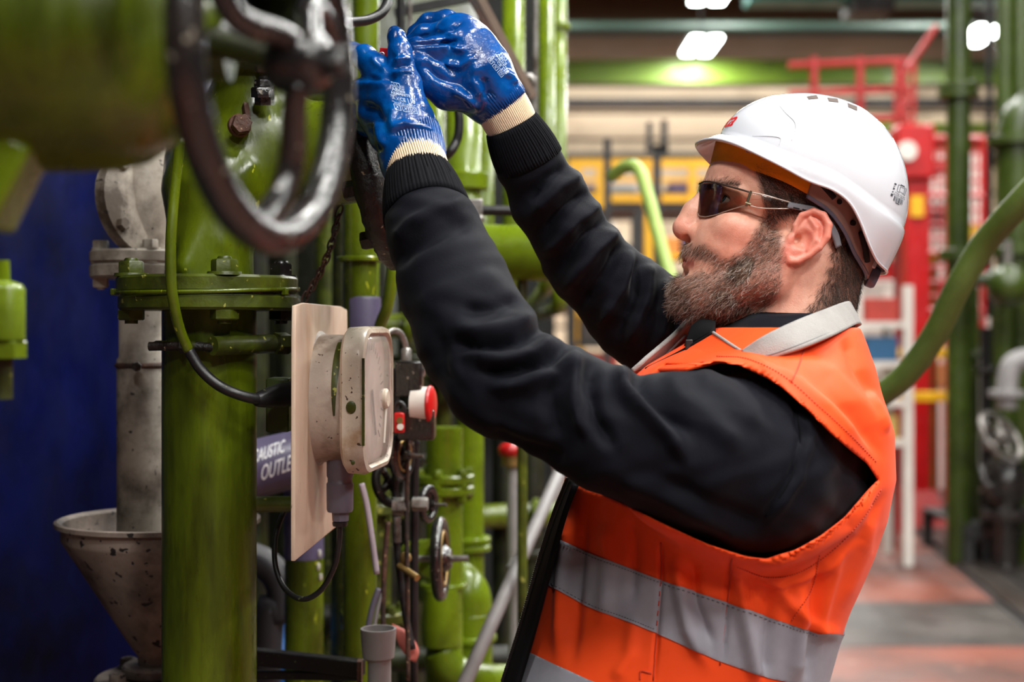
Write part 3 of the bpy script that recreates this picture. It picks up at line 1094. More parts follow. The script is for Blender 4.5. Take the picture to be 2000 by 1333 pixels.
MB().bar(gc + gn_ * 0.066 + gz_ * 0.01, gc + gn_ * 0.066 + gz_ * -0.045 + ge * 0.02, 0.0016, 0.004).build('needle', plain('dial_ink', srgb(70, 60, 60), 0.6), dl)
for px, py in ((585, 776), (697, 790)):
    pass
MB().box(P(591, 776, 1.64), (0.006, 0.012, 0.016)).build('mounting_lug', M_CASE, gauge, bevel=0.002)
MB().lathe(P(593, 776, 1.636), (0.3, -1, 0), [(0.003, 0), (0.003, 0.003)], 10).build('lug_screw', M_IRON, gauge)
# paint drips on the case and bezel
GBV_v = []
drip = MB()
u0 = gc + gn_ * 0.034


def case_pt(deg, h, rr=0.0765):
    a = math.radians(deg)
    return gc + gn_ * h + (ge * -math.cos(a) + gz_ * math.sin(a)) * rr


rows_d = []
for i in range(13):
    dgr = 62 - i * 6.2
    w = 0.005 * (1 - (i / 12) ** 2 * 0.75)
    rows_d.append([case_pt(dgr, 0.038 - w, 0.0767), case_pt(dgr, 0.038, 0.0774), case_pt(dgr, 0.038 + w, 0.0767)])
drip.grid(rows_d).build('paint_drip', M_GD, gauge, 180)
ds = MB().ball(gc - ge * 0.0868 + gz_ * -0.006 + gn_ * 0.061, (0.006, 0.0014, 0.0075), 16, 8)
ds.build('paint_spot', M_GD, bez, 180)
MB().ball(gc - ge * 0.0868 + gz_ * -0.069 + gn_ * 0.063, (0.0024, 0.001, 0.0028), 12, 8).build('paint_spot', M_GD, bez, 180)
MB().bar(gc - ge * 0.084 + gn_ * 0.0745 + gz_ * 0.05, gc - ge * 0.084 + gn_ * 0.0745 - gz_ * 0.05, 0.003, 0.003).build('paint_run', M_GD, bez)
# cable gland under the gauge with its loop
t = thing('cable_gland', 'grey purple plastic gland under the gauge with a looping black cable', 'cable gland', P(664, 1020, 1.70))
gb = P(664, 1000, 1.70)
MB().lathe(gb, (0, 0, 1), [(S(24, 1.7), 0), (S(26, 1.7), 0.003), (S(26.5, 1.7), S(55, 1.7)), (S(24, 1.7), S(58, 1.7)), (S(24, 1.7), S(66, 1.7)), (S(26, 1.7), S(70, 1.7)), (S(26, 1.7), S(108, 1.7))], 32).build('body', M_PVC, t)
MB().lathe(P(665, 1018, 1.70), (0, 0, 1), [(S(16, 1.7), 0), (S(17, 1.7), S(18, 1.7))], 8).build('nut', M_PVC, t, 20)
MB().lathe(P(664, 1028, 1.70), (0, 0, 1), [(S(14, 1.7), 0), (S(15, 1.7), S(4, 1.7)), (S(15, 1.7), S(8, 1.7)), (S(11, 1.7), S(10, 1.7))], 20).build('seal', M_BLK, t)
MB().tube(smooth_pts([P(663, 1020, 1.70), P(662, 1060, 1.70), P(652, 1110, 1.70), P(625, 1155, 1.71), P(590, 1171, 1.72), P(556, 1150, 1.74), P(538, 1105, 1.76), P(538, 1050, 1.78), P(555, 1000, 1.80), P(575, 975, 1.81)], 8), S(5.6, 1.7), 10).build('cable', M_BLK, t, 180)

# --- 8. purple lettered pipe behind the board
t = thing('caustic_outlet_pipe', 'green pipe with a purple band lettered in white behind the gauge board', 'pipe', P(520, 910, 2.1))
pa, pb_ = P(420, 935, 2.12), P(660, 878, 2.20)
MB().cyl(pa, pb_, S(56, 2.13), 40).build('tube', M_G, t)
c1_, c2_ = P(430, 932.6, 2.123), P(590, 894.6, 2.177)
bn = MB().cyl(c1_, c2_, S(57.5, 2.13), 48)
band_o = bn.build('purple_band', M_PURP, t)
PBV = bvh_of([tuple(q) for q in bn.v], []) if False else BVHTree.FromPolygons(bn.v, [f_ for f_ in bn.f if len(f_) == 4])
MB().lathe(P(588, 895, 2.176), pb_ - pa, [(S(60, 2.13), 0), (S(63, 2.13), 0.004), (S(60, 2.13), 0.009)], 40).build('collar', M_GL, t)
M_WPRINT = plain('white_letter_paint', srgb(232, 230, 234), 0.5)
decal2 = []
for body_, ox, oy, sz in (('CAUSTIC', 525, 884, 37), ('OUTLET', 545, 914, 46)):
    v, f = text_mesh(body_, sz, 0.0, 0.4)
    m = MB()
    q = [hit(PBV, ox + a * 0.44 * 0.94 + b * 0.12, oy - a * 0.44 * 0.34 - b * 0.97, 0.0006) for a, b in v]
    keep = [f_ for f_ in f if all(q[i] is not None for i in f_)]
    m.add([x_ if x_ is not None else Vector((0, 2.12, 1.3)) for x_ in q], keep)
    m.build('lettering', M_WPRINT, band_o, 180, label='white painted lettering ' + body_)

# --- 9. upright pipes just behind the gauge board
t = vpipe('banded_pipe', 'upright green pipe with a purple band below the gauge board', 594, 2.35, 880, 1500, 38, M_G, z0=0)
MB().lathe(P(594, 1090, 2.35), (0, 0, 1), [(S(38.6, 2.35), 0), (S(38.6, 2.35), S(160, 2.35))], 32, cap=False).build('purple_band', M_PURP, t)
for px, py in ((628, 1082), (626, 1108), (630, 1128), (610, 1132)):
    MB().ball(P(px - 4, py, 2.35 - S(24, 2.3)), (0.003, 0.002, 0.007), 10, 6).build('paint_fleck', M_WHT, t)
t = vpipe('banded_pipe', 'upright green pipe with a purple band right above the gauge bezel', 703, 2.15, 330, 760, 33, M_G, z0=0)
flange(t, P(703, 512, 2.15), (0, 0, 1), S(46, 2.15), S(10, 2.15), M_G)
MB().lathe(P(708, 700, 2.15), (0, 0, 1), [(S(36, 2.15), 0), (S(36, 2.15), S(115, 2.15)), (S(34, 2.15), S(120, 2.15))], 32).build('purple_band', M_PURP, t)
t = thing('bent_green_tube', 'thin bent green tube curving down behind the gauge', 'pipe', P(740, 640, 2.1))
MB().tube(smooth_pts([P(768, 480, 2.05), P(766, 540, 2.05), P(756, 600, 2.06), P(742, 640, 2.08), P(736, 700, 2.1)], 8), S(12, 2.05), 14).build('tube', M_GL, t, 180)

# rusty chain
t = thing('chain', 'rusty chain hanging from the valve to the gauge board', 'chain', P(592, 585, 1.80))
ca, cb = P(664, 405, 1.80), P(592, 588, 1.80)
nl = 13
for i in range(nl):
    s0 = (i + 0.5) / nl
    sag = math.sin(s0 * math.pi) * 0.006
    c = ca.lerp(cb, s0) + Vector((0.0 + sag, 0, -sag))
    dirn = (cb - ca).normalized()
    u, v, n = frame(dirn)
    wv = u if i % 2 else v
    wv = (wv + (v if i % 2 else u) * 0.35).normalized()
    pts = []
    hl, hw_ = 0.0085, 0.0038
    for k in range(16):
        a = 2 * math.pi * k / 16
        pts.append(c + n * (hl * math.cos(a)) + wv * (hw_ * math.sin(a)))
    MB().tube(pts, 0.0014, 6, True).build('link', M_RUST, t, 180)

# --- 10. pressure switch with red cap, padlock tag, impulse lines
t = thing('pressure_switch', 'dark pressure switch with a bright red cap beside the gauge', 'switch', P(808, 850, 1.98))
D8 = 1.98
MB().box(P(800, 740, D8), (S(52, D8), 0.05, S(70, D8))).build('body', M_IRON, t, bevel=0.003)
MB().box(P(815, 828, D8), (S(70, D8), 0.055, S(60, D8))).build('lower_body', M_IRON, t, bevel=0.003)
MB().lathe(P(806, 790, D8 - 0.01), (1, -0.16, 0), [(S(34, D8), 0), (S(34, D8), S(32, D8))], 28).build('white_ring', M_WHT, t)
MB().lathe(P(837, 791, D8 - 0.013), (1, -0.16, 0), [(S(36, D8), 0), (S(37.5, D8), 0.002), (S(36, D8), 0.005), (S(28, D8), 0.008), (S(8, D8), 0.009)], 32).build('red_cap', rm if 'rm' in globals() else paint('red_plastic', srgb(196, 24, 22), 0.35, 0.15), t)
MB().tube(smooth_pts([P(745, 665, 1.92), P(762, 648, 1.94), P(780, 650, 1.97), P(791, 672, D8), P(793, 700, D8)], 8), S(6.5, D8), 12).build('steel_line', M_STL, t, 180)
MB().hexnut(P(793, 722, D8), (0, 0, 1), S(14, D8), S(16, D8)).lathe(P(793, 704, D8), (0, 0, 1), [(S(11, D8), 0), (S(11, D8), S(20, D8)), (S(8, D8), S(24, D8))], 14).build('fitting', M_STL, t)
MB().tube(smooth_pts([P(826, 735, D8), P(832, 716, D8), P(848, 712, D8 + 0.03), P(880, 735, D8 + 0.1)], 6), S(4, D8), 8).build('small_line', M_STL, t, 180)
t = thing('red_padlock', 'small red padlock hanging beside the gauge glass', 'padlock', P(780, 845, 1.93))
MB().box(P(780, 826, 1.92), (S(20, 1.92), 0.012, S(40, 1.92))).build('body', paint('red_plastic', srgb(196, 24, 22), 0.35, 0.15), t, bevel=0.002)
MB().tube(smooth_pts([P(772, 808, 1.92), P(772, 794, 1.92), P(780, 786, 1.92), P(789, 794, 1.92), P(789, 808, 1.92)], 5), 0.003, 8).build('shackle', M_BLK, t, 180)
MB().lathe(P(781, 822, 1.913), (0, -1, 0), [(0.0045, 0), (0.0045, 0.002)], 14).build('lock_disc', M_BRASS, t)
MB().lathe(P(782, 834, 1.913), (0, -1, 0), [(0.0045, 0), (0.0045, 0.002)], 14).build('sticker', M_WHT, t)

M_LIL = paint('pale_lilac_tube', srgb(160, 148, 158), 0.4, 0.1)
IMP = [  # name, label, points, radius px, material
    ('impulse_line', 'upright dark impulse line left of the black handwheels', [(773, 720, 2.05), (772, 900, 2.05), (774, 1050, 2.05), (790, 1190, 2.04), (806, 1270, 2.03)], 7, M_BLK),
    ('impulse_line', 'thin brownish impulse tube running down past the needle valve', [(797, 850, 2.02), (794, 1000, 2.02), (796, 1180, 2.02), (797, 1330, 2.02)], 4.5, M_RUST),
    ('impulse_line', 'thick black impulse pipe right of the brownish tube', [(812, 850, 2.08), (810, 1000, 2.08), (808, 1333, 2.08)], 8, M_BLK),
    ('impulse_line', 'pale lilac bent tube below the gauge gland', [(706, 945, 1.95), (716, 985, 1.95), (726, 1050, 1.95), (736, 1122, 1.95)], 6, M_LIL),
    ('impulse_line', 'brown hose strand hanging behind the lilac tube', [(758, 1020, 2.0), (752, 1090, 2.0), (748, 1200, 2.0), (752, 1240, 2.0)], 5, M_RUST),
    ('impulse_line', 'grey cable strand dropping to the grey standpipe', [(740, 1150, 2.0), (728, 1185, 2.0), (718, 1230, 2.0)], 6, M_PVC),
    ('impulse_line', 'thin grey cable strand beside the grey standpipe', [(748, 1158, 2.0), (738, 1190, 2.0), (730, 1232, 2.0)], 4, M_PVCG)]
for nm, lb, pts, rp, mt in IMP:
    t = thing(nm, lb, 'tube', P(*pts[-1]))
    MB().tube(smooth_pts([P(*q) for q in pts], 8), S(rp, pts[0][2]), 12).build('tube', mt, t, 180)


def small_wheel(name, label, c, axis, R, rr, mat, spokes=4, stem=0.03, ringmat=None, hubr=None, root=None):
    t = root or thing(name, label, 'valve', Vector(c) - Vector((0, 0, R)))
    u, v, n = frame(axis)
    c = Vector(c)
    rt_ = MB().torus(c, n, R, rr, 40, 12).build('handwheel', mat, t, 180)
    hb = hubr or R * 0.28
    MB().lathe(c - n * rr, n, [(hb, 0), (hb, rr * 2), (hb * 0.7, rr * 3.0)], 20).build('hub', mat, rt_)
    for i in range(spokes):
        a = 2 * math.pi * i / spokes + 0.4
        d_ = u * math.cos(a) + v * math.sin(a)
        MB().tube([c + d_ * hb * 0.8, c + d_ * R], rr * 0.75, 8).build('spoke', mat, rt_, 180)
    MB().cyl(c - n * stem, c + n * rr * 5, R * 0.09, 10).build('stem', M_STL, t)
    if ringmat:
        MB().torus(c + n * rr * 0.6, n, R * 0.72, rr * 0.35, 36, 8).build('worn_ring', ringmat, rt_, 180)
    return t


small_wheel('needle_valve', 'black handwheel with a worn ochre ring in front of the green pipes', P(860, 1092, 2.20), (1, -0.08, 0.02), S(72, 2.20), S(11, 2.20), M_IRON, 4, 0.05, M_BRASS, hubr=S(26, 2.2))
small_wheel('needle_valve', 'black handwheel under the red padlock by the gauge', P(785, 890, 2.02), (1, -0.35, 0), S(42, 2.02), S(9, 2.02), M_IRON, 4, 0.03, M_BRASS)
small_wheel('needle_valve', 'small round black knob wheel above the ochre ringed handwheel', P(836, 985, 2.12), (1, -0.4, 0), S(30, 2.12), S(8, 2.12), M_IRON, 3, 0.05)
small_wheel('needle_valve', 'rusty dark handwheel half hidden behind the gauge gland', P(762, 945, 2.06), (0.8, -0.6, 0.3), S(40, 2.06), S(9, 2.06), M_RUSTD, 4, 0.03)
t = thing('needle_valve', 'steel cross fitting joining the impulse lines', 'valve', P(790, 1010, 2.02))
MB().hexnut(P(768, 990, 2.03), (1, -0.1, 0), S(18, 2.03), S(30, 2.03)).hexnut(P(806, 985, 2.03), (1, -0.1, 0), S(14, 2.03), S(30, 2.03)).cyl(P(775, 1010, 2.03), P(776, 1060, 2.03), S(8, 2.03), 12).build('body', M_STL, t)
MB().ball(P(792, 1090, 2.03), S(12, 2.03), 14, 10).cyl(P(780, 1105, 2.03), P(815, 1130, 2.0), S(7, 2.03), 10).build('drain_cock', M_BRASS, t)
t = thing('red_warning_tag', 'faded pink red tag hanging behind the grey standpipe', 'tag', P(790, 1280, 2.04))
MB().grid(sheet([[P(765, 1218, 2.05), P(800, 1235, 2.05)], [P(780, 1262, 2.045), P(818, 1270, 2.04)], [P(800, 1290, 2.04), P(812, 1295, 2.04)]], 4, 4)).build('card', paint('faded_red_card', srgb(196, 104, 92), 0.6, 0.1), t, 180, solid=0.002)

# grey standpipe cup at the bottom
t = thing('grey_standpipe', 'open grey plastic standpipe at the bottom edge', 'pipe', P(742, 1500, 1.88))
p0 = P(740, 1340, 1.88)
MB().cyl((p0.x, 1.88, 0), P(741, 1285, 1.88), S(23, 1.88), 28).build('tube', M_PVCG, t)
MB().lathe(P(739, 1284, 1.88), (0, 0, 1), [(S(24, 1.88), -0.004), (S(31, 1.88), 0), (S(35, 1.88), S(50, 1.88)), (S(35, 1.88), S(56, 1.88)), (S(31, 1.88), S(56, 1.88)), (S(30, 1.88), S(30, 1.88)), (S(2, 1.88), S(28, 1.88))], 32).build('cup', M_PVCG, t)
t = thing('black_support_bar', 'black painted steel bar crossing at the bottom behind the riser', 'bar', P(600, 1320, 1.95))
MB().bar(P(470, 1280, 2.0), P(708, 1306, 1.93), 0.02, 0.022).build('upper_bar', M_BLK, t, bevel=0.002)
MB().bar(P(470, 1318, 2.0), P(706, 1322, 1.93), 0.01, 0.012).build('lower_bar', M_BLK, t, bevel=0.002)
MB().box(P(703, 1312, 1.925), (0.006, 0.02, 0.03)).build('end_plate', M_RUST, t)
t = thing('grey_flexible_hose', 'dark grey hose bend behind the riser near the bottom', 'hose', P(515, 1130, 2.5))
MB().tube(smooth_pts([P(440, 1080, 2.5), P(505, 1095, 2.5), P(545, 1135, 2.5), P(550, 1200, 2.5), P(520, 1280, 2.5), (P(500, 0, 2.5).x, 2.5, 0.05)], 8), S(30, 2.5), 18).build('tube', paint('dark_grey_hose', srgb(58, 56, 60), 0.5, 0.2), t, 180)
t = thing('blue_drum', 'blue plastic drum glimpsed between the green pipes near the bottom', 'drum', P(540, 1400, 2.9))
bp = P(530, 1260, 2.9)
MB().lathe((bp.x, 2.9, 0), (0, 0, 1), [(0.09, 0), (0.1, 0.02), (0.1, bp.z + 0.0), (0.07, bp.z + 0.03), (0.03, bp.z + 0.04)], 32).build('body', paint('blue_plastic', srgb(20, 90, 160), 0.4, 0.15), t)

# --- 11. middle distance green pipework
t = vpipe('green_pump_riser', 'green pump riser with a wide double flange right of the handwheel', 868, 2.62, 835, 1500, 36, M_GL, z0=0)
for yy in (966, 944):
    flange(t, P(868, yy, 2.62), (0, 0, 1), S(58, 2.62), S(18, 2.62), M_GL, 6, S(49, 2.62), 0.009, 0.011, 0.3, both=(yy == 966))
MB().lathe(P(862, 1260, 2.60), (0, 0, 1), [(S(38, 2.6), 0), (S(40, 2.6), S(40, 2.6)), (S(34, 2.6), S(110, 2.6))], 32).build('reducer', M_GL, t)
flange(t, P(866, 1148, 2.62), (0, 0, 1), S(46, 2.62), S(10, 2.62), M_GL)
MB().tube(smooth_pts([P(860, 1270, 2.60), P(880, 1310, 2.60), P(930, 1330, 2.62), P(1000, 1335, 2.7)], 8), S(36, 2.6), 20).build('foot_bend', M_GL, t, 180)
t = vpipe('green_return_pipe', 'slimmer green return pipe behind the double flange', 918, 2.95, 760, 1500, 27, M_GL, z0=0)
for yy in (1076, 1060):
    flange(t, P(918, yy, 2.95), (0, 0, 1), S(40, 2.95), S(12, 2.95), M_GL)
t = thing('green_elbow', 'glossy round green elbow low beside the diagonal grey pipe', 'pipe', P(905, 1300, 2.75))
MB().tube(smooth_pts([P(840, 1140, 2.9), P(880, 1135, 2.78), P(910, 1155, 2.74), P(918, 1200, 2.74), (P(918, 0, 2.74).x, 2.74, 0.9), (P(918, 0, 2.74).x, 2.74, 0)], 8), S(44, 2.74), 28).build('bend', M_GL, t, 180)
flange(t, P(918, 1252, 2.74), (0, 0, 1), S(52, 2.74), S(14, 2.74), M_GL)
t = thing('green_side_branch', 'short green side branch carrying the ochre ringed handwheel', 'pipe', P(826, 1110, 2.3))
MB().cyl(P(812, 1092, 2.42), P(850, 1092, 2.25), S(38, 2.3), 28).build('tube', M_GL, t)
t = vpipe('dark_green_pipe', 'dark upright pipe in the shade below the gauge', 730, 2.5, 900, 1500, 34, M_GD, z0=0)
flange(t, P(730, 1002, 2.5), (0, 0, 1), S(60, 2.5), S(22, 2.5), M_GD, 6, S(50, 2.5), 0.009, 0.011, 0.2)
flange(t, P(730, 1215, 2.5), (0, 0, 1), S(66, 2.5), S(24, 2.5), M_GD, 6, S(54, 2.5), 0.009, 0.011, 0.2)
t = vpipe('dark_green_pipe', 'dark upright pipe half hidden right of the purple banded pipe', 676, 2.9, 880, 1500, 30, M_GD, z0=0)
t = thing('grey_diagonal_pipe', 'pale grey diagonal pipe rising behind the vest zip', 'pipe', P(905, 1340, 2.3))
MB().tube([P(890, 1375, 2.25), P(1092, 925, 2.75), P(1110, 885, 2.8)], S(14, 2.4), 20).build('tube', M_PVCG, t, 180)
MB().cyl(P(1003, 1118, 2.53), P(1010, 1102, 2.545), S(17, 2.5), 20).build('coupling', M_PVCG, t)
t = thing('grey_vertical_conduit', 'short grey conduit with a red cap behind the forearm', 'conduit', (P(1012, 0, 2.9).x, 2.9, 0))
MB().cyl((P(1012, 0, 2.9).x, 2.9, 0), P(1002, 905, 2.9), S(13, 2.9), 18).build('tube', M_PVCG, t)
MB().lathe(P(1002, 910, 2.9), (0, 0, 1), [(S(22, 2.9), 0), (S(22, 2.9), S(18, 2.9))], 20).build('collar', M_BRASS, t)
MB().ball(P(996, 880, 2.9), (S(24, 2.9), S(24, 2.9), S(16, 2.9)), 18, 10).build('red_cap', M_RED, t)

t = thing('green_crossover_pipe', 'glossy horizontal green pipe seen between the raised arms', 'pipe', P(980, 540, 2.45))
MB().cyl(P(870, 490, 2.5), P(1150, 498, 2.4), S(54, 2.45), 36).build('tube', M_GL, t)
MB().cyl((P(1020, 0, 2.45).x, 2.45, 0), P(1020, 500, 2.45), S(10, 2.45), 12).build('support_leg', M_GD, t)
flange(t, P(905, 488, 2.49), (1, 0, -0.02), S(66, 2.45), S(14, 2.45), M_GL, 6, S(58, 2.45), 0.008, 0.01, 0.2)
t = thing('actuator_rod', 'steel clamp block with a black rod above the crossover pipe', 'rod', P(950, 425, 2.3))
MB().box(P(925, 412, 2.3), (S(36, 2.3), 0.03, S(44, 2.3))).build('clamp_block', M_STL, t, bevel=0.002)
MB().cyl(P(940, 411, 2.3), P(1060, 414, 2.3), S(10, 2.3), 16).build('rod', M_BLK, t)
MB().ball(P(938, 428, 2.28), S(8, 2.28), 12, 8).build('ball_joint', M_STL, t)
MB().bar(P(925, 420, 2.3), P(925, 470, 2.46), 0.014, 0.014).build('bracket', M_STL, t)
t = bpipe('green_upright_pipe', 'green upright pipe directly right of the near cuff', 905, 2.85, 200, 640, 34, M_GL)
flange(t, P(906, 372, 2.85), (0, 0, 1), S(48, 2.85), S(34, 2.85), M_GL)
t = bpipe('green_upright_pipe', 'slim green upright pipe under the far glove', 850, 3.0, 150, 660, 18, M_GL)
t = bpipe('green_upright_pipe', 'slim green upright pipe below the far cuff', 945, 3.1, 160, 620, 20, M_GL)
t = vpipe('green_upright_pipe', 'green upright pipe between the handwheel and the thumb', 714, 2.7, -60, 330, 26, M_GL, z0=0)
t = vpipe('green_upright_pipe', 'dark green upright pipe just right of the handwheel rim', 668, 2.9, -60, 330, 20, M_GD, z0=0)
t = bpipe('green_upright_pipe', 'wide green upright pipe at the top above the far cuff', 1003, 3.0, -80, 560, 22, M_GL)
t = bpipe('green_upright_pipe', 'green upright pipe at the top beside the thin steel tube', 1068, 3.3, -80, 560, 16, M_GL)
t = bpipe('green_upright_pipe', 'outermost green upright pipe against the beige far wall', 1092, 3.5, -80, 600, 15, M_GL)
flange(t, P(1092, 60, 3.5), (0, 0, 1), S(22, 3.5), S(14, 3.5), M_GL)
t = vpipe('steel_upright_tube', 'thin bright steel tube among the green uprights at the top', 1046, 2.9, -80, 330, 5.5, M_STL)
MB().tube(smooth_pts([P(1012, 175, 2.85), P(1018, 152, 2.85), P(1036, 150, 2.85), P(1043, 170, 2.85), P(1043, 230, 2.85)], 6), S(6, 2.85), 10).build('hook', M_STL, t, 180)
t = vpipe('steel_upright_tube', 'thin pale steel tube above the thumb tip', 800, 2.5, -60, 120, 5, M_STL)
t = vpipe('black_upright_conduit', 'black conduit at the top between the thumb and the fist', 783, 2.55, -60, 140, 9, M_BLK)
t = thing('brown_diagonal_bars', 'pair of brown flat bars slanting behind the far glove', 'bars', P(1010, 170, 2.6))
MB().bar(P(905, -30, 2.6), P(1030, 190, 2.6), 0.012, 0.012).build('bar', M_RUST, t)
MB().bar(P(925, -30, 2.62), P(1042, 190, 2.62), 0.012, 0.014).build('bar', paint('brown_conduit', srgb(112, 92, 78), 0.5, 0.2), t)
t = thing('black_cable_bend', 'glossy black cable bend at the top beside the handwheel', 'cable', P(720, 50, 1.75))
MB().tube(smooth_pts([P(660, 44, 1.72), P(690, 43, 1.74), P(722, 38, 1.76), P(748, 22, 1.78), P(758, -5, 1.8), P(758, -60, 1.82)], 8), S(10, 1.76), 14).build('cable', M_BLK, t, 180)
t = thing('black_hose_bend', 'black hose bend hanging below the far glove', 'hose', P(870, 315, 2.2))
MB().tube(smooth_pts([P(893, 190, 2.2), P(897, 240, 2.2), P(892, 275, 2.2), P(872, 305, 2.2), P(840, 320, 2.3), P(848, 330, 2.98)], 8), S(9, 2.2), 14).build('hose', M_BLK, t, 180)
t = thing('black_crossbar', 'black bar crossing the green uprights above the far glove', 'bar', P(850, 10, 2.7))
MB().bar(P(770, 25, 2.7), P(960, -12, 2.7), 0.012, 0.016).build('bar', M_BLK, t)

# dark clutter of the pump skid behind
rk = random.Random(11)
SK = [('green_tank', 'large dark green tank standing behind the pump pipes', -0.55, 5.2, 0.42, 2.9), ]
for nm, lb, xx, yy, rr, hh in SK:
    t = thing(nm, lb, 'tank', (xx, yy, 0))
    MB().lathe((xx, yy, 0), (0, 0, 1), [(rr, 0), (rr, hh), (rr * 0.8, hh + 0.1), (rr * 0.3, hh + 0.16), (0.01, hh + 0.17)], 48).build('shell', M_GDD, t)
    MB().torus((xx, yy, hh * 0.45), (0, 0, 1), rr, 0.015, 48, 8).build('hoop', M_GD, t)
    MB().torus((xx, yy, hh * 0.8), (0, 0, 1), rr, 0.015, 48, 8).build('hoop', M_GD, t)
words = ['leftmost', 'second', 'third', 'fourth', 'fifth', 'sixth', 'seventh', 'rightmost']
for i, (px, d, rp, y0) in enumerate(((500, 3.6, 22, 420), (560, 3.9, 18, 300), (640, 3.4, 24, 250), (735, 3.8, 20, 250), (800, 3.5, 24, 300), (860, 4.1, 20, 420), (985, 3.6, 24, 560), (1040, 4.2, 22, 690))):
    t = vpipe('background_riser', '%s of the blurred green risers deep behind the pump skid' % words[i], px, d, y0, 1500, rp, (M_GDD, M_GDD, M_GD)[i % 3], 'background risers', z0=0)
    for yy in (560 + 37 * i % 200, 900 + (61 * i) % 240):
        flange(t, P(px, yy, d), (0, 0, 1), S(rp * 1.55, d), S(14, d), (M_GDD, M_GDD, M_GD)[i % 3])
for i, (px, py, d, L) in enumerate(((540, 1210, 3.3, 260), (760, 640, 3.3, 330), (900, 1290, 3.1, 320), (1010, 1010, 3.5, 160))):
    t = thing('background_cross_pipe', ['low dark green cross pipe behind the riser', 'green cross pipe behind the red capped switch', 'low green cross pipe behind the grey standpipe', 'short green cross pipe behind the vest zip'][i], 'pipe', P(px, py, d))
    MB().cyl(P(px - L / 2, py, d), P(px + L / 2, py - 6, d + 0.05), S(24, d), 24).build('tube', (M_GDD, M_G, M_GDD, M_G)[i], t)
    flange(t, P(px + 30, py, d), (1, 0, 0), S(36, d), S(14, d), (M_GDD, M_G, M_GDD, M_G)[i])
t = thing('green_flexible_hose', 'pale green flexible hose arching behind the far elbow', 'hose', P(1310, 560, 3.6))
MB().tube(smooth_pts([P(1195, 345, 3.8), P(1222, 326, 3.75), P(1248, 332, 3.7), P(1268, 390, 3.65), P(1286, 460, 3.6), P(1308, 540, 3.55), P(1340, 640, 3.5), P(1360, 800, 3.5), (P(1365, 0, 3.5).x, 3.5, 0.6), (P(1365, 0, 3.5).x, 3.5, 0.0)], 10), S(13, 3.65), 16).build('hose', paint('pale_green_rubber', srgb(160, 184, 96), 0.5, 0.1), t, 180)
t = thing('dark_machine_post', 'slim dark post against the yellow railing', 'post', P(1186, 480, 8.0))
MB().box((P(1186, 0, 8).x, 8.0, P(0, 270, 8).z / 2), (S(14, 8), 0.05, P(0, 270, 8).z)).build('post', M_STEEL, t)
MB().box(P(1186, 470, 8.0), (S(40, 8), 0.15, S(36, 8))).build('head', M_STEEL, t)
t = thing('dark_machine_post', 'dark twin bracket against the beige wall', 'post', P(1285, 300, 9.0))
MB().box(P(1297, 270, 9.0), (S(12, 9), 0.05, S(70, 9))).box(P(1268, 262, 9.0), (S(10, 9), 0.05, S(46, 9))).box(P(1283, 290, 9.0), (S(44, 9), 0.05, S(12, 9))).build('bracket', M_STEEL, t)
MB().box((P(1283, 0, 9).x, 9.0, 1.35), (0.05, 0.05, 2.7)).build('post', M_STEEL, t)
# ------------------------------------------------------------------ the worker
HPSI, HPIT = math.radians(5), math.radians(18)
_fh = np.array([-math.cos(HPSI), -math.sin(HPSI), 0])
_hl = np.array([math.sin(HPSI), -math.cos(HPSI), 0])
_z = np.array([0, 0, 1.0])
HM = np.stack([_fh * math.cos(HPIT) + _z * math.sin(HPIT), _hl, -_fh * math.sin(HPIT) + _z * math.cos(HPIT)], 1)
HO = np.array([0.3053, 1.6497, 1.6418])          # between the ears


def hw(p):
    """head space (mm: forward, left, up) -> world"""
    return np.asarray(p, float) * 0.001 @ HM.T + HO


def HV(x, y, z):
    return Vector(hw((x, y, z)))


def hloc(w):
    return (np.asarray(w) - HO) @ HM * 1000


# --- materials
def skin_mat():
    m, nt, b = new_mat('skin')
    v = coords(nt)
    n1 = noise(nt, v, 60, 6, 0.7)
    c = ramp(nt, n1, [(0.32, srgb(220, 154, 130)), (0.55, srgb(234, 174, 150)), (0.75, srgb(240, 188, 166))])
    ar = N(nt, 'ShaderNodeAttribute', attribute_name='red')
    c = mixc(nt, ar.outputs['Fac'], c, srgb(224, 112, 96))
    ah = N(nt, 'ShaderNodeAttribute', attribute_name='hair')
    n2 = noise(nt, v, 900, 2)
    hf = nt.nodes.new('ShaderNodeMath')
    hf.operation = 'MULTIPLY'
    nt.links.new(ah.outputs['Fac'], hf.inputs[0])
    nt.links.new(ramp(nt, n2, [(0.35, (0.55, 0.55, 0.55, 1)), (0.6, (1, 1, 1, 1))]), hf.inputs[1])
    c = mixc(nt, hf.outputs[0], c, srgb(62, 45, 38))
    al = N(nt, 'ShaderNodeAttribute', attribute_name='lip')
    c = mixc(nt, al.outputs['Fac'], c, srgb(196, 112, 100))
    nt.links.new(c, b.inputs['Base Color'])
    b.inputs['Roughness'].default_value = 0.42
    b.inputs['Subsurface Weight'].default_value = 0.12
    b.inputs['Subsurface Radius'].default_value = (1.0, 0.35, 0.2)
    b.inputs['Subsurface Scale'].default_value = 0.006
    p = bump(nt, b, noise(nt, v, 800, 3), 0.35, 0.0007)
    bump(nt, b, n1, 0.2, 0.003, p)
    return m


def hair_mat(name, dark, mid, grey, grey_from):
    m, nt, b = new_mat(name)
    a = N(nt, 'ShaderNodeAttribute', attribute_name='tone')
    c = ramp(nt, a.outputs['Fac'], [(0.0, dark), (grey_from * 0.55, dark), (grey_from, mid), (min(1, grey_from + 0.2), grey)])
    nt.links.new(c, b.inputs['Base Color'])
    b.inputs['Roughness'].default_value = 0.45
    return m


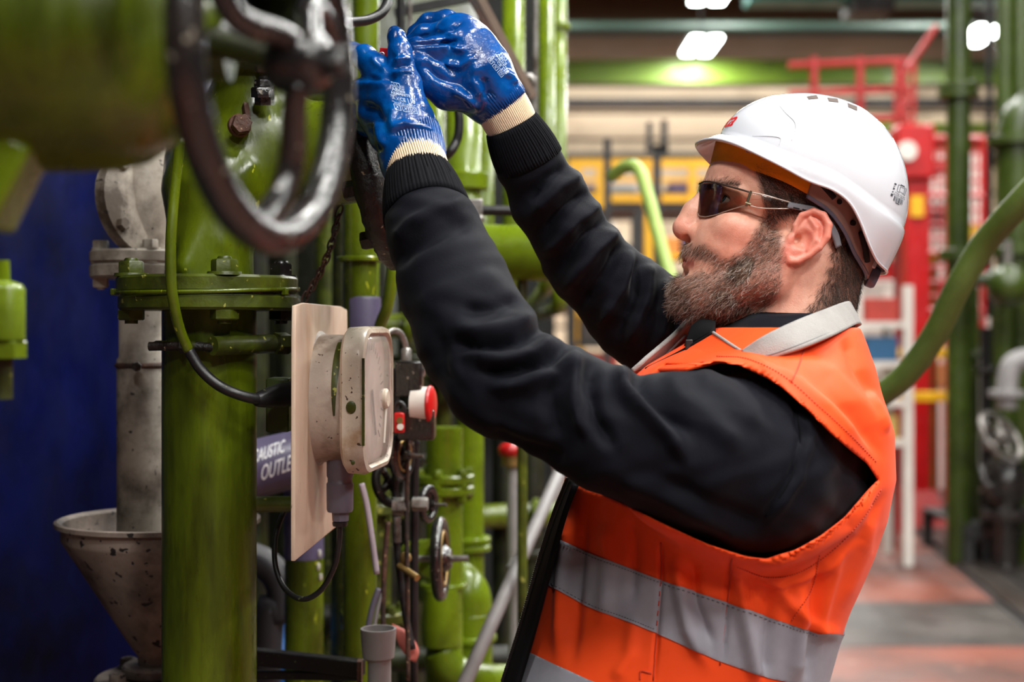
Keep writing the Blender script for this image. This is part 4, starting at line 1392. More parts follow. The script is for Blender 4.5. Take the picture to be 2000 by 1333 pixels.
def cloth_mat(name, col, rough=0.9, sheen=0.0, sc=1400, bs=0.35, var=0.12, big=30, spec=0.3):
    m, nt, b = new_mat(name)
    v = coords(nt)
    n1 = noise(nt, v, big, 4)
    lo = tuple(c * (1 - var) for c in col[:3]) + (1,)
    hi = tuple(min(1, c * (1 + var)) for c in col[:3]) + (1,)
    nt.links.new(ramp(nt, n1, [(0.3, lo), (0.7, hi)]), b.inputs['Base Color'])
    b.inputs['Roughness'].default_value = rough
    b.inputs['Sheen Weight'].default_value = sheen
    b.inputs['Specular IOR Level'].default_value = spec
    b.inputs['Sheen Roughness'].default_value = 0.4
    p = bump(nt, b, noise(nt, v, sc, 2), bs, 0.0008)
    bump(nt, b, n1, 0.15, 0.004, p)
    return m


M_SKIN = skin_mat()
M_HAIR = hair_mat('dark_brown_hair', srgb(34, 24, 20), srgb(74, 52, 42), srgb(120, 98, 84), 0.93)
M_BEARD = hair_mat('brown_grey_beard', srgb(52, 36, 29), srgb(150, 116, 90), srgb(220, 208, 198), 0.72)
M_SWEAT = cloth_mat('navy_black_knit', srgb(13, 14, 22), 0.75, 0.03, 900, 0.5, 0.2, spec=0.12)
M_RIB = cloth_mat('ribbed_black_knit', srgb(13, 13, 18), 0.9, 0.02, spec=0.1)
M_VEST = cloth_mat('orange_high_visibility_cloth', (1.0, 0.080, 0.010, 1), 0.62, 0.05, 1500, 0.12, 0.05)
M_TAPE = cloth_mat('grey_reflective_tape', srgb(150, 150, 160), 0.5, 0.0, 1800, 0.2, 0.08)
M_FLEECE = cloth_mat('light_grey_fleece', srgb(156, 152, 149), 0.95, 0.05, 800, 1.0, 0.12)
M_STITCH = plain('orange_thread', srgb(196, 60, 24), 0.7)
M_STITCHG = plain('grey_thread', srgb(100, 100, 108), 0.7)
M_BLACKTAPE = cloth_mat('black_zip_tape', srgb(12, 12, 14), 0.8, spec=0.15)
M_DENIM = cloth_mat('dark_work_cloth', srgb(30, 34, 46), 0.9)
M_BOOT = paint('black_leather', srgb(24, 22, 20), 0.5, 0.2)
M_CUFF = cloth_mat('cream_cotton_knit', srgb(233, 208, 178), 0.9, 0.15, 1500, 0.4, 0.06)


def glove_mat():
    m, nt, b = new_mat('blue_nitrile')
    v = coords(nt)
    n1 = noise(nt, v, 28, 4)
    nt.links.new(ramp(nt, n1, [(0.3, srgb(0, 42, 98)), (0.6, srgb(0, 72, 146)), (0.8, srgb(8, 98, 170))]), b.inputs['Base Color'])
    b.inputs['Roughness'].default_value = 0.2
    b.inputs['Specular IOR Level'].default_value = 0.6
    p = bump(nt, b, noise(nt, v, 500, 3), 0.22, 0.0008)
    p = bump(nt, b, noise(nt, v, 90, 3), 0.3, 0.003, p)
    bump(nt, b, n1, 0.25, 0.006, p)
    return m


M_GLOVE = glove_mat()

person = thing('person', 'bearded man in white hard hat and orange vest reaching up to the valve', 'person', (0.30, 1.62, 0.0))

# --- head and neck -----------------------------------------------------------------
hf = Field((-118, -100, -160), (130, 100, 152), 1.4)
hf.ell((-8, 0, 57), (94, 75, 86))
hf.ell((27, 0, 58), (70, 66, 58), 12)
hf.ell((46, 0, -12), (47, 57, 50), 16)
hf.ell((64, 0, -36), (31, 33, 22), 12)
hf.ell((36, 0, -56), (50, 50, 36), 14)
hf.ell((76, 0, -78), (20, 24, 19), 12)
hf.cone((-32, 0, -10), (-42, 0, -158), 60, 66, 16)
hf.cone((-50, 0, 0), (-58, 0, -158), 48, 56, 14)
for s in (-1, 1):
    hf.chain([((92, 4 * s, 42), 8.5), ((84, 26 * s, 46), 8.5), ((66, 48 * s, 40), 7)], 9)
    hf.ell((55, 43 * s, 0), (23, 19, 15), 14)
    hf.chain([((2, 58 * s, -8), 14), ((8, 54 * s, -44), 13), ((66, 24 * s, -80), 14)], 18)
    hf.ell((103, 33 * s, 27), (18, 17, 12), 9, 'sub')
    hf.ell((71, 32 * s, 30), (14.2, 15, 14), 4)
    hf.ell((87, 34 * s, 29.5), (13, 17, 5.2), 1.5, 'sub')
hf.chain([((95, 0, 30), 7.5), ((104, 0, 10), 8.5), ((108, 0, -10), 10.5)], 9)
hf.ell((107.5, 0, -12.5), (11, 11, 10), 5)
for s in (-1, 1):
    hf.ell((94, 13.5 * s, -14), (11, 7.5, 9), 4)
    hf.chain([((84, 19 * s, -2), 1.8), ((82, 20 * s, -13), 2.2), ((85, 18 * s, -23), 2.0)], 3, 'sub')
    hf.ell((101, 8.5 * s, -22.5), (8.5, 4.6, 6), 2, 'sub', rot=Matrix.Rotation(math.radians(25), 3, 'Y'))
# lips and mouth line
hf.chain([((91, 0, -41.5), 6), ((84, 13, -43), 5.5), ((72, 25, -46), 4)], 5)
hf.chain([((91, 0, -41.5), 6), ((84, -13, -43), 5.5), ((72, -25, -46), 4)], 5)
hf.chain([((88, 0, -52), 7), ((80, 14, -51), 6), ((72, 24, -48), 4)], 5)
hf.chain([((88, 0, -52), 7), ((80, -14, -51), 6), ((72, -24, -48), 4)], 5)
hf.chain([((99, 0, -46.5), 1.6), ((90, 15, -47), 1.8), ((76, 29, -48), 1.8)], 2, 'sub')
hf.chain([((99, 0, -46.5), 1.6), ((90, -15, -47), 1.8), ((76, -29, -48), 1.8)], 2, 'sub')
hf.ell((94, 0, -62), (8, 14, 5), 5, 'sub')
# fold beside the nose
for s in (-1, 1):
    hf.chain([((94, 20 * s, -14), 2), ((84, 32 * s, -28), 2.5), ((74, 38 * s, -42), 2)], 4, 'sub')
# ears
HEL = [(1, 8, 3.4), (5, 20, 3.4), (2, 33, 3.8), (-8, 41, 4.0), (-19, 39.5, 4.3), (-27, 31, 4.4), (-29, 18, 4.2), (-25, 4, 3.8), (-17, -8, 3.6), (-8, -17, 4.0), (-1, -19, 5.0), (4, -13, 4.6)]
yE = lambda x: 76 + (6 - x) * 0.36
for s in (-1, 1):
    rotE = Matrix.Rotation(math.radians(-17 * s), 3, 'Z') @ Matrix.Rotation(math.radians(-12), 3, 'Y')
    hf.ell((-10, 80 * s, 10), (17, 4.0, 27), 3, rot=rotE)
    hf.ell((-3, 78 * s, -8), (10, 4.5, 13), 3, rot=rotE)
    hf.cone((-14, 70 * s, 24), (-14, 78 * s, 10), 8, 10, 4)
    hf.chain([((x, (yE(x) + 1.0) * s, z), r) for x, z, r in HEL], 1.2)
    hf.ell((-5, 86 * s, 7), (9.5, 8.5, 12), 3, 'sub', rot=rotE)
    hf.ell((-2, 80 * s, 6), (5, 8, 6), 2, 'sub')
    hf.chain([((-16, 84.5 * s, -2), 3), ((-20, 86.5 * s, 10), 3.2), ((-16, 85.5 * s, 24), 3), ((-8, 82.5 * s, 31), 2.5)], 2.5)
    hf.ell((6, 78 * s, 4), (4, 3.8, 6.5), 2.5)
    hf.ell((-6, 81 * s, -5), (5, 3.5, 3.5), 2)
hv, hq = hf.mesh()
hv = np_smooth(hv, hq, 1, 0.4)
hn = np_normals(hv, hq)
x, y, z = hv.T
ay = np.abs(y)
nz = RNG.normal(0, 1, len(hv))
BEARD_POLY = [(22, 24), (36, 24), (43, 4), (44, -10), (52, -26), (60, -36), (68, -37), (78, -31), (88, -28), (104, -29), (104, -40), (88, -41), (76, -43), (71, -50), (76, -57), (86, -61), (100, -66), (125, -70), (125, -150), (10, -150), (4, -90), (0, -66), (2, -38), (10, -12), (16, 8)]


def soft_poly(px, py, poly, w):
    d, _ = poly_dist(px, py, poly + [poly[0]])
    ins = in_poly(px, py, poly)
    return np.clip(0.5 + np.where(ins, d, -d) / w, 0, 1)


m_beard = soft_poly(x, z, BEARD_POLY, 9) * (z < 30)
m_beard *= ~((x < 50) & (z < -95))
hair_front = np.interp(z, [18, 30, 57, 80, 110, 150], [36, 40, 58, 68, 70, 40])
m_scalp = np.clip((hair_front - x) / 9 + 0.5, 0, 1) * np.clip((z - np.interp(x, [-36, 0, 20, 36], [38, 40, 24, 20])) / 6 + 0.5, 0, 1)
back_edge = np.interp(z, [-110, -85, -50, -8, 14, 40], [-44, -40, -46, -52, -49, -38]) + 5 * np.sin(z * 0.35) * np.sin(y * 0.5)
m_scalp = np.maximum(m_scalp, np.clip((back_edge - x) / np.interp(z, [-90, -30, 20], [30, 18, 9]) + 0.3, 0, 1) * np.clip((z + 98) / 24, 0, 1) * (z < 60))
ear_zone = (ay > 75.5) & (x < 12) & (x > -36) & (z < 46) & (z > -26)
m_scalp = np.where(ear_zone, 0, m_scalp)
brow_d, _ = poly_dist(x, z, [(104, 40), (92, 45), (80, 47), (66, 43)])
m_brow = np.exp(-(brow_d / 4.0) ** 2) * (ay > 9) * (ay < 56) * (x > 55) * 0.9
m_hair = np.clip(np.maximum(np.maximum(m_beard * 0.75, m_scalp * 0.95), m_brow), 0, 1)
m_red = np.where(ear_zone, 0.62 * np.clip((ay - 74) / 8, 0, 1), 0)
m_red = np.maximum(m_red, 0.45 * np.exp(-(((x - 108) / 16) ** 2 + ((z + 12) / 12) ** 2 + (y / 18) ** 2)))
m_red = np.maximum(m_red, 0.3 * np.exp(-(((x - 0) / 30) ** 2 + ((z + 50) / 35) ** 2)) * (ay > 40))
m_red = np.maximum(m_red, 0.22 * np.exp(-(((x - 66) / 22) ** 2 + ((z + 6) / 16) ** 2)))
m_lip = np.clip(1.2 - np.abs(z + 49.5) / 6.5, 0, 1) * (x > 78) * (ay < 24) * (z < -44)

# the rest of the body, covered by the clothes
SH_L, EL_L, WR_L = P(1480, 890, 1.49), P(955, 745, 1.415), P(818, 345, 1.545)
SH_R, EL_R, WR_R = P(1340, 690, 1.78), P(1160, 520, 1.73), P(1000, 240, 1.665)
bf = Field((-0.16, 1.3, 0.02), (0.50, 1.98, 1.78), 0.011)
bf.loft([0.86, 1.0, 1.2, 1.36, 1.48], [0.18, 0.18, 0.20, 0.235, 0.275], [1.63] * 5, [0.15, 0.15, 0.16, 0.16, 0.09], [0.15, 0.15, 0.145, 0.15, 0.10])
bf.cone(Vector(hw((-38, 0, -60))), Vector(hw((-46, 0, -190))), 0.05, 0.06, 0.02)
bf.chain([(SH_L, 0.05), (EL_L, 0.04), (WR_L, 0.024), (P(790, 215, 1.60), 0.02), (P(786, 150, 1.605), 0.01)], 0.01)
bf.chain([(SH_R, 0.045), (P(1240, 607, 1.765), 0.035), (P(1142, 505, 1.735), 0.03), (P(1072, 390, 1.70), 0.028), (WR_R, 0.02), (P(915, 120, 1.665), 0.02), (P(880, 105, 1.66), 0.012)], 0.01)
for yy in (1.53, 1.74):
    bf.chain([((0.17, yy, 0.90), 0.085), ((0.20, yy, 0.48), 0.055), ((0.23, yy, 0.10), 0.04), ((0.15, yy, 0.05), 0.03)], 0.02)
bv, bq = bf.mesh()
nb = len(hv)
BV = np.concatenate([hw(hv), bv])
BQ = np.concatenate([hq, bq + nb])
pad = lambda a: np.concatenate([a, np.zeros(len(bv))])
body = link_mesh('body', np_mesh('body', BV, BQ, {'hair': pad(m_hair), 'red': pad(m_red), 'lip': pad(m_lip)}), M_SKIN, person)

# eyes
m_eye, nt, b = new_mat('eye')
g = N(nt, 'ShaderNodeAttribute', attribute_name='pupil')
nt.links.new(ramp(nt, g.outputs['Fac'], [(0.0, srgb(225, 215, 210)), (0.30, srgb(225, 215, 210)), (0.34, srgb(40, 60, 80)), (0.6, srgb(90, 120, 140)), (0.68, (0.01, 0.01, 0.01, 1)), (1, (0.01, 0.01, 0.01, 1))]), b.inputs['Base Color'])
b.inputs['Roughness'].default_value = 0.08
for s in (1, -1):
    eb = MB().ball((0, 0, 0), 12.6, 28, 20)
    ev = np.array(eb.v)
    look = np.array([0.97, 0.10 * s, 0.18])
    look /= np.linalg.norm(look)
    ang = np.degrees(np.arccos(np.clip(ev @ look / 12.6, -1, 1)))
    pup = np.clip(1 - ang / 42, 0, 1)
    q4 = np.array(eb.f)
    link_mesh('eye', np_mesh('eye', hw(ev + np.array([70.5, 32 * s, 30])), q4, {'pupil': pup}), m_eye, body)

# scalp hair, brows: strands rooted in the skin
HNW = hn @ HM.T


def grow(mask, count, direction, length, rad, wig, seed, lift=0.35, bend=(0, 0, 0)):
    rg = np.random.default_rng(seed)
    p = mask / mask.sum()
    i = rg.choice(len(hv), count, p=p)
    d = np.asarray(direction(hv[i]), float)
    n = hn[i]
    d = d - n * (d * n).sum(1, keepdims=True)
    d /= np.linalg.norm(d, axis=1, keepdims=True) + 1e-9
    d = d + n * lift + rg.normal(0, 0.16, d.shape)
    r = hv[i] + rg.normal(0, 0.6, d.shape)
    return strands(hw(r), d @ HM.T, n @ HM.T, length, rad, wig, np.asarray(bend, float)[None] @ HM.T, 3, seed)


def join(parts):
    vs, qs, ts, n = [], [], [], 0
    for v, q, t in parts:
        vs.append(v)
        qs.append(q + n)
        ts.append(t)
        n += len(v)
    return np.concatenate(vs), np.concatenate(qs), np.concatenate(ts)


vis = (z < 95)
temple = m_scalp * vis * (x > -45)
nape = m_scalp * vis * (x <= -38)
hs = [grow(temple, 4200, lambda p: np.tile([-0.75, 0, -0.55], (len(p), 1)), 0.013, 0.00016, 0.25, 3, 0.25),
      grow(nape * (z > -80), 8500, lambda p: np.tile([-0.15, 0, -1.0], (len(p), 1)), 0.012, 0.00017, 0.2, 4, 0.4),
      grow(np.clip(m_scalp, 0, 1) * (z <= -60) * (x < -30), 900, lambda p: np.tile([0.3, 0, -1.0], (len(p), 1)), 0.007, 0.00013, 0.2, 5, 0.5)]
edge_m = np.clip(1 - np.abs(m_scalp - 0.45) / 0.45, 0, 1) * (x < -25) * (z < 30) * (z > -95)
hs.append(grow(edge_m, 1800, lambda p: np.tile([0.55, 0, -0.9], (len(p), 1)), 0.009, 0.00014, 0.25, 15, 0.3))
Vh, Qh, Th = join(hs)
link_mesh('hair', np_mesh('hair', Vh, Qh, {'tone': Th}), M_HAIR, person, 'short dark brown hair')['kind'] = 'stuff'
Vb, Qb, Tb = grow(m_brow * (m_brow > 0.2), 420, lambda p: np.tile([-0.8, 0, 0.35], (len(p), 1)), 0.009, 0.00014, 0.2, 6, 0.3)
link_mesh('eyebrows', np_mesh('eyebrows', Vb, Qb, {'tone': Tb * 0.7}), M_HAIR, person)['kind'] = 'stuff'

# beard: a soft mass under strands
qf = Field((-10, -70, -128), (118, 70, 40), 1.8)
for s in (-1, 1):
    qf.chain([((42, 54 * s, -20), 6), ((38, 50 * s, -46), 12), ((46, 38 * s, -74), 15), ((60, 19 * s, -82), 17), ((72, 0, -82), 13)], 12)
    qf.chain([((36, 46 * s, -58), 9), ((24, 42 * s, -74), 9)], 10)
    qf.chain([((92, 3 * s, -35), 4.5), ((84, 16 * s, -36), 5), ((73, 28 * s, -42), 5), ((67, 32 * s, -58), 7)], 6)
qf.ell((46, 0, -84), (42, 38, 18), 10)
qf.ell((104, 0, -53), (25, 26, 10), 5, 'sub')
qv, qq = qf.mesh()
qv = np_smooth(qv, qq, 2)
qn = np_normals(qv, qq)
qv = qv - qn * 3.0 + qn * (1.2 * np.sin(qv[:, :1] * 0.9 + qv[:, 2:] * 0.7) * np.sin(qv[:, 1:2] * 0.8))
base_t = np.full(len(qv), 0.5)
rg = np.random.default_rng(9)
wgt = np.ones(len(qv)) * (0.25 + 0.75 * (qv[:, 1] > -12))
wgt[(qn[:, 0] < -0.75)] = 0
iq = rg.choice(len(qv), 10500, p=wgt / wgt.sum())
pq = qv[iq]
chin = np.clip((pq[:, 0] - 45) / 40, 0, 1)[:, None]
dq = (1 - chin) * np.array([0.55, 0.0, -0.75]) + chin * np.array([0.62, 0.0, -0.62])
dq = dq + np.where(pq[:, 2:] > -45, 1, 0) * np.array([0.0, 0, -0.35]) + rg.normal(0, 0.28, dq.shape)
dq = dq - 0.55 * qn[iq] * (dq * qn[iq]).sum(1, keepdims=True) + 0.28 * qn[iq]
ln = 0.010 + 0.010 * chin[:, 0]
ln = np.where(pq[:, 2] > -46, 0.006, ln)
r1 = strands(hw(pq), dq @ HM.T, qn[iq] @ HM.T, ln, 0.00023, 0.32, np.array([[0, 0, -0.12]]), 4, 11)
mb2 = m_beard * (y > -70) * (z < 26)
r2 = grow(mb2, 5200, lambda p: np.tile([0.55, 0, -0.8], (len(p), 1)), 0.010, 0.0002, 0.28, 12, 0.35)
Vq, Qq, Tq = join([(hw(qv), qq, base_t), r1, r2])
link_mesh('beard', np_mesh('beard', Vq, Qq, {'tone': Tq}), M_BEARD, person, 'full brown beard with grey hairs')['kind'] = 'stuff'

# --- black sweater: torso, raised arms, neckband -----------------------------------
zrow = lambda py, d=1.62: CZ - (py - HY) * d / FPX
xrow = lambda px, d=1.62: (px - CX) * d / FPX
ROWS = [  # photo row, left and right outline of the torso
    (1640, 960, 1600), (1480, 960, 1600), (1333, 992, 1612), (1240, 1022, 1638), (1180, 1040, 1660), (1090, 1064, 1700), (1010, 1084, 1726), (930, 1105, 1740),
    (840, 1140, 1733), (770, 1200, 1708), (715, 1262, 1694), (670, 1340, 1680), (640, 1400, 1668), (615, 1440, 1650)]
TZ = [zrow(r[0]) for r in ROWS]
TX = [xrow((r[1] + r[2]) / 2) for r in ROWS]
TA = [S((r[2] - r[1]) / 2, 1.62) for r in ROWS]
TY = [1.63] * 6 + [1.625, 1.62, 1.615, 1.61, 1.61, 1.61, 1.61, 1.61]
TB = [0.165, 0.165, 0.165, 0.168, 0.17, 0.175, 0.178, 0.18, 0.185, 0.182, 0.162, 0.132, 0.11, 0.085]

NEAR_ARM = [((822, 378, 1.535), 58), ((833, 424, 1.513), 74), ((850, 460, 1.50), 92), ((888, 560, 1.47), 105), ((928, 655, 1.44), 114), ((978, 735, 1.415), 113), ((1090, 790, 1.40), 111),
            ((1200, 845, 1.39), 120), ((1350, 880, 1.41), 150), ((1460, 905, 1.45), 168), ((1540, 930, 1.53), 150)]
FAR_ARM = [((1014, 278, 1.672), 45), ((1034, 322, 1.682), 61), ((1072, 390, 1.70), 73), ((1142, 505, 1.735), 79), ((1240, 607, 1.765), 94), ((1350, 690, 1.78), 112), ((1450, 760, 1.74), 120)]
sf = Field((-0.16, 1.27, 0.90), (0.46, 1.93, 1.81), 0.0036)
ins = 0.010
sf.loft(TZ, TX, TY, [a - ins for a in TA], [a - ins for a in TB])
sf.chain([(P(*p), S(r, p[2])) for p, r in NEAR_ARM], 0.012)
sf.chain([(P(*p), S(r, p[2])) for p, r in FAR_ARM], 0.012)
sf.cone(Vector(hw((-40, 0, -92))), Vector(hw((-46, 0, -150))), 0.073, 0.082, 0.006)
sv, sq = sf.mesh()
sv = np_smooth(sv, sq, 2)
sn = np_normals(sv, sq)
SL = [  # sleeve folds: points, half width px, height m
    ([(912, 392), (860, 408), (800, 440), (764, 476)], 13, 0.006), ([(930, 430), (880, 445), (800, 490), (770, 520)], 16, -0.005),
    ([(985, 540), (930, 545), (860, 575), (800, 600)], 22, 0.004), ([(1045, 615), (1000, 640), (940, 650), (880, 640)], 16, 0.008), ([(1020, 585), (970, 600), (900, 605)], 14, -0.006),
    ([(1085, 665), (1040, 695), (980, 705), (905, 690)], 15, 0.009), ([(1065, 640), (1010, 668), (940, 680), (880, 672)], 11, -0.008),
    ([(1128, 690), (1085, 730), (1030, 750), (950, 755)], 15, 0.009), ([(1105, 680), (1060, 712), (1000, 728), (930, 725)], 10, -0.008),
    ([(1130, 692), (1120, 750), (1125, 800), (1150, 850)], 14, 0.010), ([(1160, 705), (1148, 760), (1160, 820), (1200, 880)], 15, -0.009),
    ([(1212, 716), (1218, 760), (1250, 800), (1310, 850), (1340, 900)], 14, 0.010), ([(1245, 722), (1250, 760), (1290, 800), (1350, 850)], 16, -0.008),
    ([(1100, 690), (1075, 760), (1080, 820), (1090, 860)], 18, -0.007), ([(1300, 730), (1330, 780), (1400, 830), (1440, 880)], 22, 0.005), ([(1360, 730), (1420, 770), (1490, 830)], 18, 0.004),
    ([(870, 690), (900, 760), (960, 820), (1040, 860)], 22, 0.005), ([(850, 640), (870, 720), (930, 790)], 14, -0.004),
    ([(1480, 1060), (1380, 1010), (1280, 960), (1180, 920)], 18, 0.005), ([(1500, 1030), (1400, 990), (1280, 930)], 16, -0.004),
    ([(1545, 770), (1566, 850), (1545, 930), (1490, 1010)], 6, -0.0035), ([(1560, 770), (1584, 850), (1560, 940), (1505, 1020)], 9, 0.003),
    ([(960, 830), (1020, 870), (1100, 900)], 16, -0.005)]
FL = [([(1135, 345), (1090, 365), (1040, 420)], 13, 0.009), ([(1112, 325), (1070, 350), (1030, 395)], 12, -0.007), ([(1170, 400), (1120, 430), (1062, 500)], 14, 0.010), ([(1150, 375), (1105, 405), (1050, 465)], 11, -0.008),
      ([(1205, 452), (1160, 490), (1100, 570)], 14, 0.011), ([(1188, 430), (1140, 465), (1080, 540)], 10, -0.008), ([(1228, 490), (1215, 560), (1170, 640)], 12, 0.011), ([(1215, 475), (1180, 540), (1125, 610)], 10, -0.008),
      ([(1265, 515), (1262, 580), (1225, 680)], 13, 0.010), ([(1245, 505), (1240, 580), (1200, 660)], 10, -0.007), ([(1300, 545), (1305, 600), (1285, 680)], 12, 0.008)]
sv = folds(sv, sn, SL, 1.58)
px_, py_ = to_px(sv)
sel = sv[:, 1] > 1.60
fv = folds(sv, sn, FL, 3.0)
sv = np.where((sel & (px_ < 1330) & (py_ < 700))[:, None], fv, sv)
sn = np_normals(sv, sq)
wob = 0.0012 * (np.sin(sv[:, 0] * 95 + 3 * np.sin(sv[:, 2] * 60)) * np.sin(sv[:, 2] * 83 + sv[:, 1] * 41))
sv = sv + sn * wob[:, None]
sweater = link_mesh('sweater', np_mesh('sweater', sv, sq), M_SWEAT, person, 'black long sleeved sweater')
SBVH = bvh_of(sv, sq)


def ribbed_cuff(name, a, b, ra, rb, mat, parent, ribs=60, amp=0.0007, seg=240, rows=8, lip=0.0, tilt_a=None, tilt_b=None, bulge=0.0):
    """knitted tube from a to b with lengthwise ribs; tilt: end plane normals"""
    a, b = Vector(a), Vector(b)
    u, v, n = frame(b - a)
    m = MB()
    rws = []
    for j in range(rows + 1):
        t = j / rows
        c = a.lerp(b, t)
        r = ra + (rb - ra) * t + bulge * math.sin(math.pi * t)
        row = []
        for i in range(seg + 1):
            th = 2 * math.pi * i / seg
            rr = r + amp * math.cos(ribs * th) * (1 if 0 < j < rows else 0.6)
            d = u * math.cos(th) + v * math.sin(th)
            row.append(c + d * rr)
        rws.append(row)
    m.grid(rws)
    return m.build(name, mat, parent, 180, solid=0.003)


ribbed_cuff('sleeve_cuff', P(836, 425, 1.513), P(816, 338, 1.555), S(84, 1.52), S(60, 1.55), M_RIB, sweater, 70, 0.0008, bulge=0.002)
ribbed_cuff('sleeve_cuff', P(1036, 320, 1.682), P(998, 243, 1.668), S(65, 1.68), S(51, 1.665), M_RIB, sweater, 70, 0.0008, bulge=0.002)
m = MB()
seam = [hit(SBVH, px, py, 0.0004) for px, py in [(1532, 764), (1556, 810), (1563, 860), (1553, 910), (1530, 960), (1495, 1010)]]
seam = [q for q in seam if q is not None]
if len(seam) > 2:
    m.tube(smooth_pts(seam, 8), 0.0009, 6)
    m.build('shoulder_seam', M_RIB, sweater, 180)

# --- orange vest ------------------------------------------------------------------
ARMHOLE = [(1100, 935), (1230, 990), (1310, 1030), (1380, 1062), (1450, 1086), (1500, 1093), (1545, 1080), (1600, 1050), (1650, 1010), (1690, 965), (1714, 938), (1692, 905), (1655, 875), (1620, 845), (1575, 800), (1530, 760),
           (1490, 732), (1440, 713), (1400, 709), (1350, 714), (1300, 714), (1200, 700), (1060, 700), (1000, 850)]
vf = Field((-0.06, 1.36, 0.90), (0.455, 1.86, 1.60), 0.0026)
vf.loft(TZ[:-1], TX[:-1], TY[:-1], TA[:-1], TB[:-1])
vf.chain([(P(*p), S(r, p[2]) + 0.009) for p, r in NEAR_ARM[-3:]], 0.04)
vf.chain([(P(*p), S(r, p[2]) + 0.009) for p, r in FAR_ARM[-2:]], 0.04)
_ax, _ay, _az = vf.ax
gx, gy, gz = np.meshgrid(_ax, _ay, _az, indexing='ij')
near_i = gy < 1.56
gpx = CX + gx * FPX / gy
gpy = HY - (gz - CZ) * FPX / gy
bandv = (vf.f < 0.03) & near_i & (gpy > 690) & (gpy < 1110) & (gpx > 980)
ii = np.argwhere(bandv)
hx, hy_ = gpx[bandv], gpy[bandv]
dd, _ = poly_dist(hx, hy_, ARMHOLE + [ARMHOLE[0]])
dd = np.where(in_poly(hx, hy_, ARMHOLE), -dd, dd) * 1.5 / FPX
ff = vf.f[bandv]
vf.f[bandv] = np.maximum(ff, -dd)
VF_SHELL = None
vv, vq = vf.mesh()
vv = np_smooth(vv, vq, 1, 0.4)
vn = np_normals(vv, vq)
VL = [([(1450, 700), (1540, 735), (1620, 800), (1690, 880)], 13, 0.005), ([(1480, 695), (1570, 730), (1660, 810), (1720, 890)], 10, -0.004), ([(1530, 690), (1620, 730), (1690, 800), (1728, 850)], 18, 0.004), ([(1650, 660), (1675, 720), (1715, 790)], 12, -0.004),
      ([(1700, 760), (1715, 800), (1730, 850)], 9, 0.004),
      ([(1715, 950), (1660, 1030), (1570, 1085), (1480, 1110)], 10, 0.004), ([(1728, 960), (1680, 1050), (1590, 1110)], 10, -0.003),
      ([(1425, 1090), (1420, 1180), (1412, 1290)], 6, -0.003), ([(1440, 1100), (1450, 1180), (1470, 1290), (1480, 1333)], 15, 0.007), ([(1500, 1150), (1500, 1230), (1490, 1333)], 13, -0.005),
      ([(1320, 1080), (1330, 1160), (1345, 1230), (1380, 1300)], 14, 0.006), ([(1350, 1100), (1360, 1180), (1390, 1260)], 11, -0.005),
      ([(1110, 1010), (1105, 1080), (1095, 1170), (1090, 1290)], 11, 0.005), ([(1135, 1010), (1135, 1090), (1125, 1200), (1115, 1300)], 12, -0.004), ([(1180, 1020), (1190, 1100), (1180, 1220)], 16, 0.004),
      ([(1290, 1060), (1292, 1135), (1276, 1333)], 5, -0.003), ([(1560, 1140), (1560, 1230), (1550, 1333)], 14, 0.006), ([(1600, 1100), (1590, 1200), (1575, 1333)], 11, -0.005), ([(1640, 1080), (1610, 1180), (1590, 1260)], 12, 0.004),
      ([(1700, 1000), (1690, 1080), (1640, 1190)], 14, 0.003), ([(1230, 1010), (1240, 1080), (1235, 1180)], 12, -0.003), ([(1460, 1120), (1530, 1140), (1600, 1120), (1680, 1050)], 9, 0.003), ([(1240, 1200), (1230, 1280), (1200, 1333)], 15, 0.003),
      ([(1500, 1120), (1540, 1180), (1600, 1230), (1640, 1240)], 13, 0.004)]
vv = folds(vv, vn, VL, 1.62)
vn = np_normals(vv, vq)
vest = link_mesh('vest', np_mesh('vest', vv, vq), M_VEST, person, 'orange high visibility vest')
VBVH = bvh_of(vv, vq)

# reflective bands: hoops around the vest
TOPE = [(980, 1000), (1078, 1047), (1150, 1080), (1220, 1106), (1290, 1133), (1400, 1170), (1520, 1212), (1600, 1238), (1650, 1240), (1760, 1240)]
BOTE = [(970, 1090), (1062, 1138), (1150, 1186), (1220, 1212), (1280, 1236), (1400, 1290), (1500, 1325), (1600, 1345), (1650, 1350), (1760, 1350)]


def band(dy, xmin=0):
    px, py = to_px(vv)
    pxc = CX + (px - CX)
    top = np.interp(px, [p[0] for p in TOPE], [p[1] for p in TOPE]) + dy
    bot = np.interp(px, [p[0] for p in BOTE], [p[1] for p in BOTE]) + dy
    far = vv[:, 1] > 1.63
    top = np.where(far, np.interp(px, [980, 1760], [1000 + dy, 1235 + dy]), top)
    bot = np.where(far, np.interp(px, [980, 1760], [1090 + dy, 1330 + dy]), bot)
    inb = (py > top) & (py < bot)
    fq = vq[inb[vq].any(1)]
    used = np.unique(fq)
    remap = np.full(len(vv), -1)
    remap[used] = np.arange(len(used))
    w = vv[used].copy()
    # pull edge vertices exactly onto the band limits
    pyu, t_, b_ = py[used], top[used], bot[used]
    tgt = np.clip(pyu, t_, b_)
    w[:, 2] += (pyu - tgt) * w[:, 1] / FPX
    w = w + vn[used] * 0.0014
    return w, remap[fq]


tv, tq = band(0)
tape1 = link_mesh('reflective_tape', np_mesh('reflective_tape', tv, tq), M_TAPE, vest, 'silver grey reflective tape')
tv2, tq2 = band(248)
tape2 = link_mesh('reflective_tape', np_mesh('reflective_tape', tv2, tq2), M_TAPE, vest, 'silver grey reflective tape')


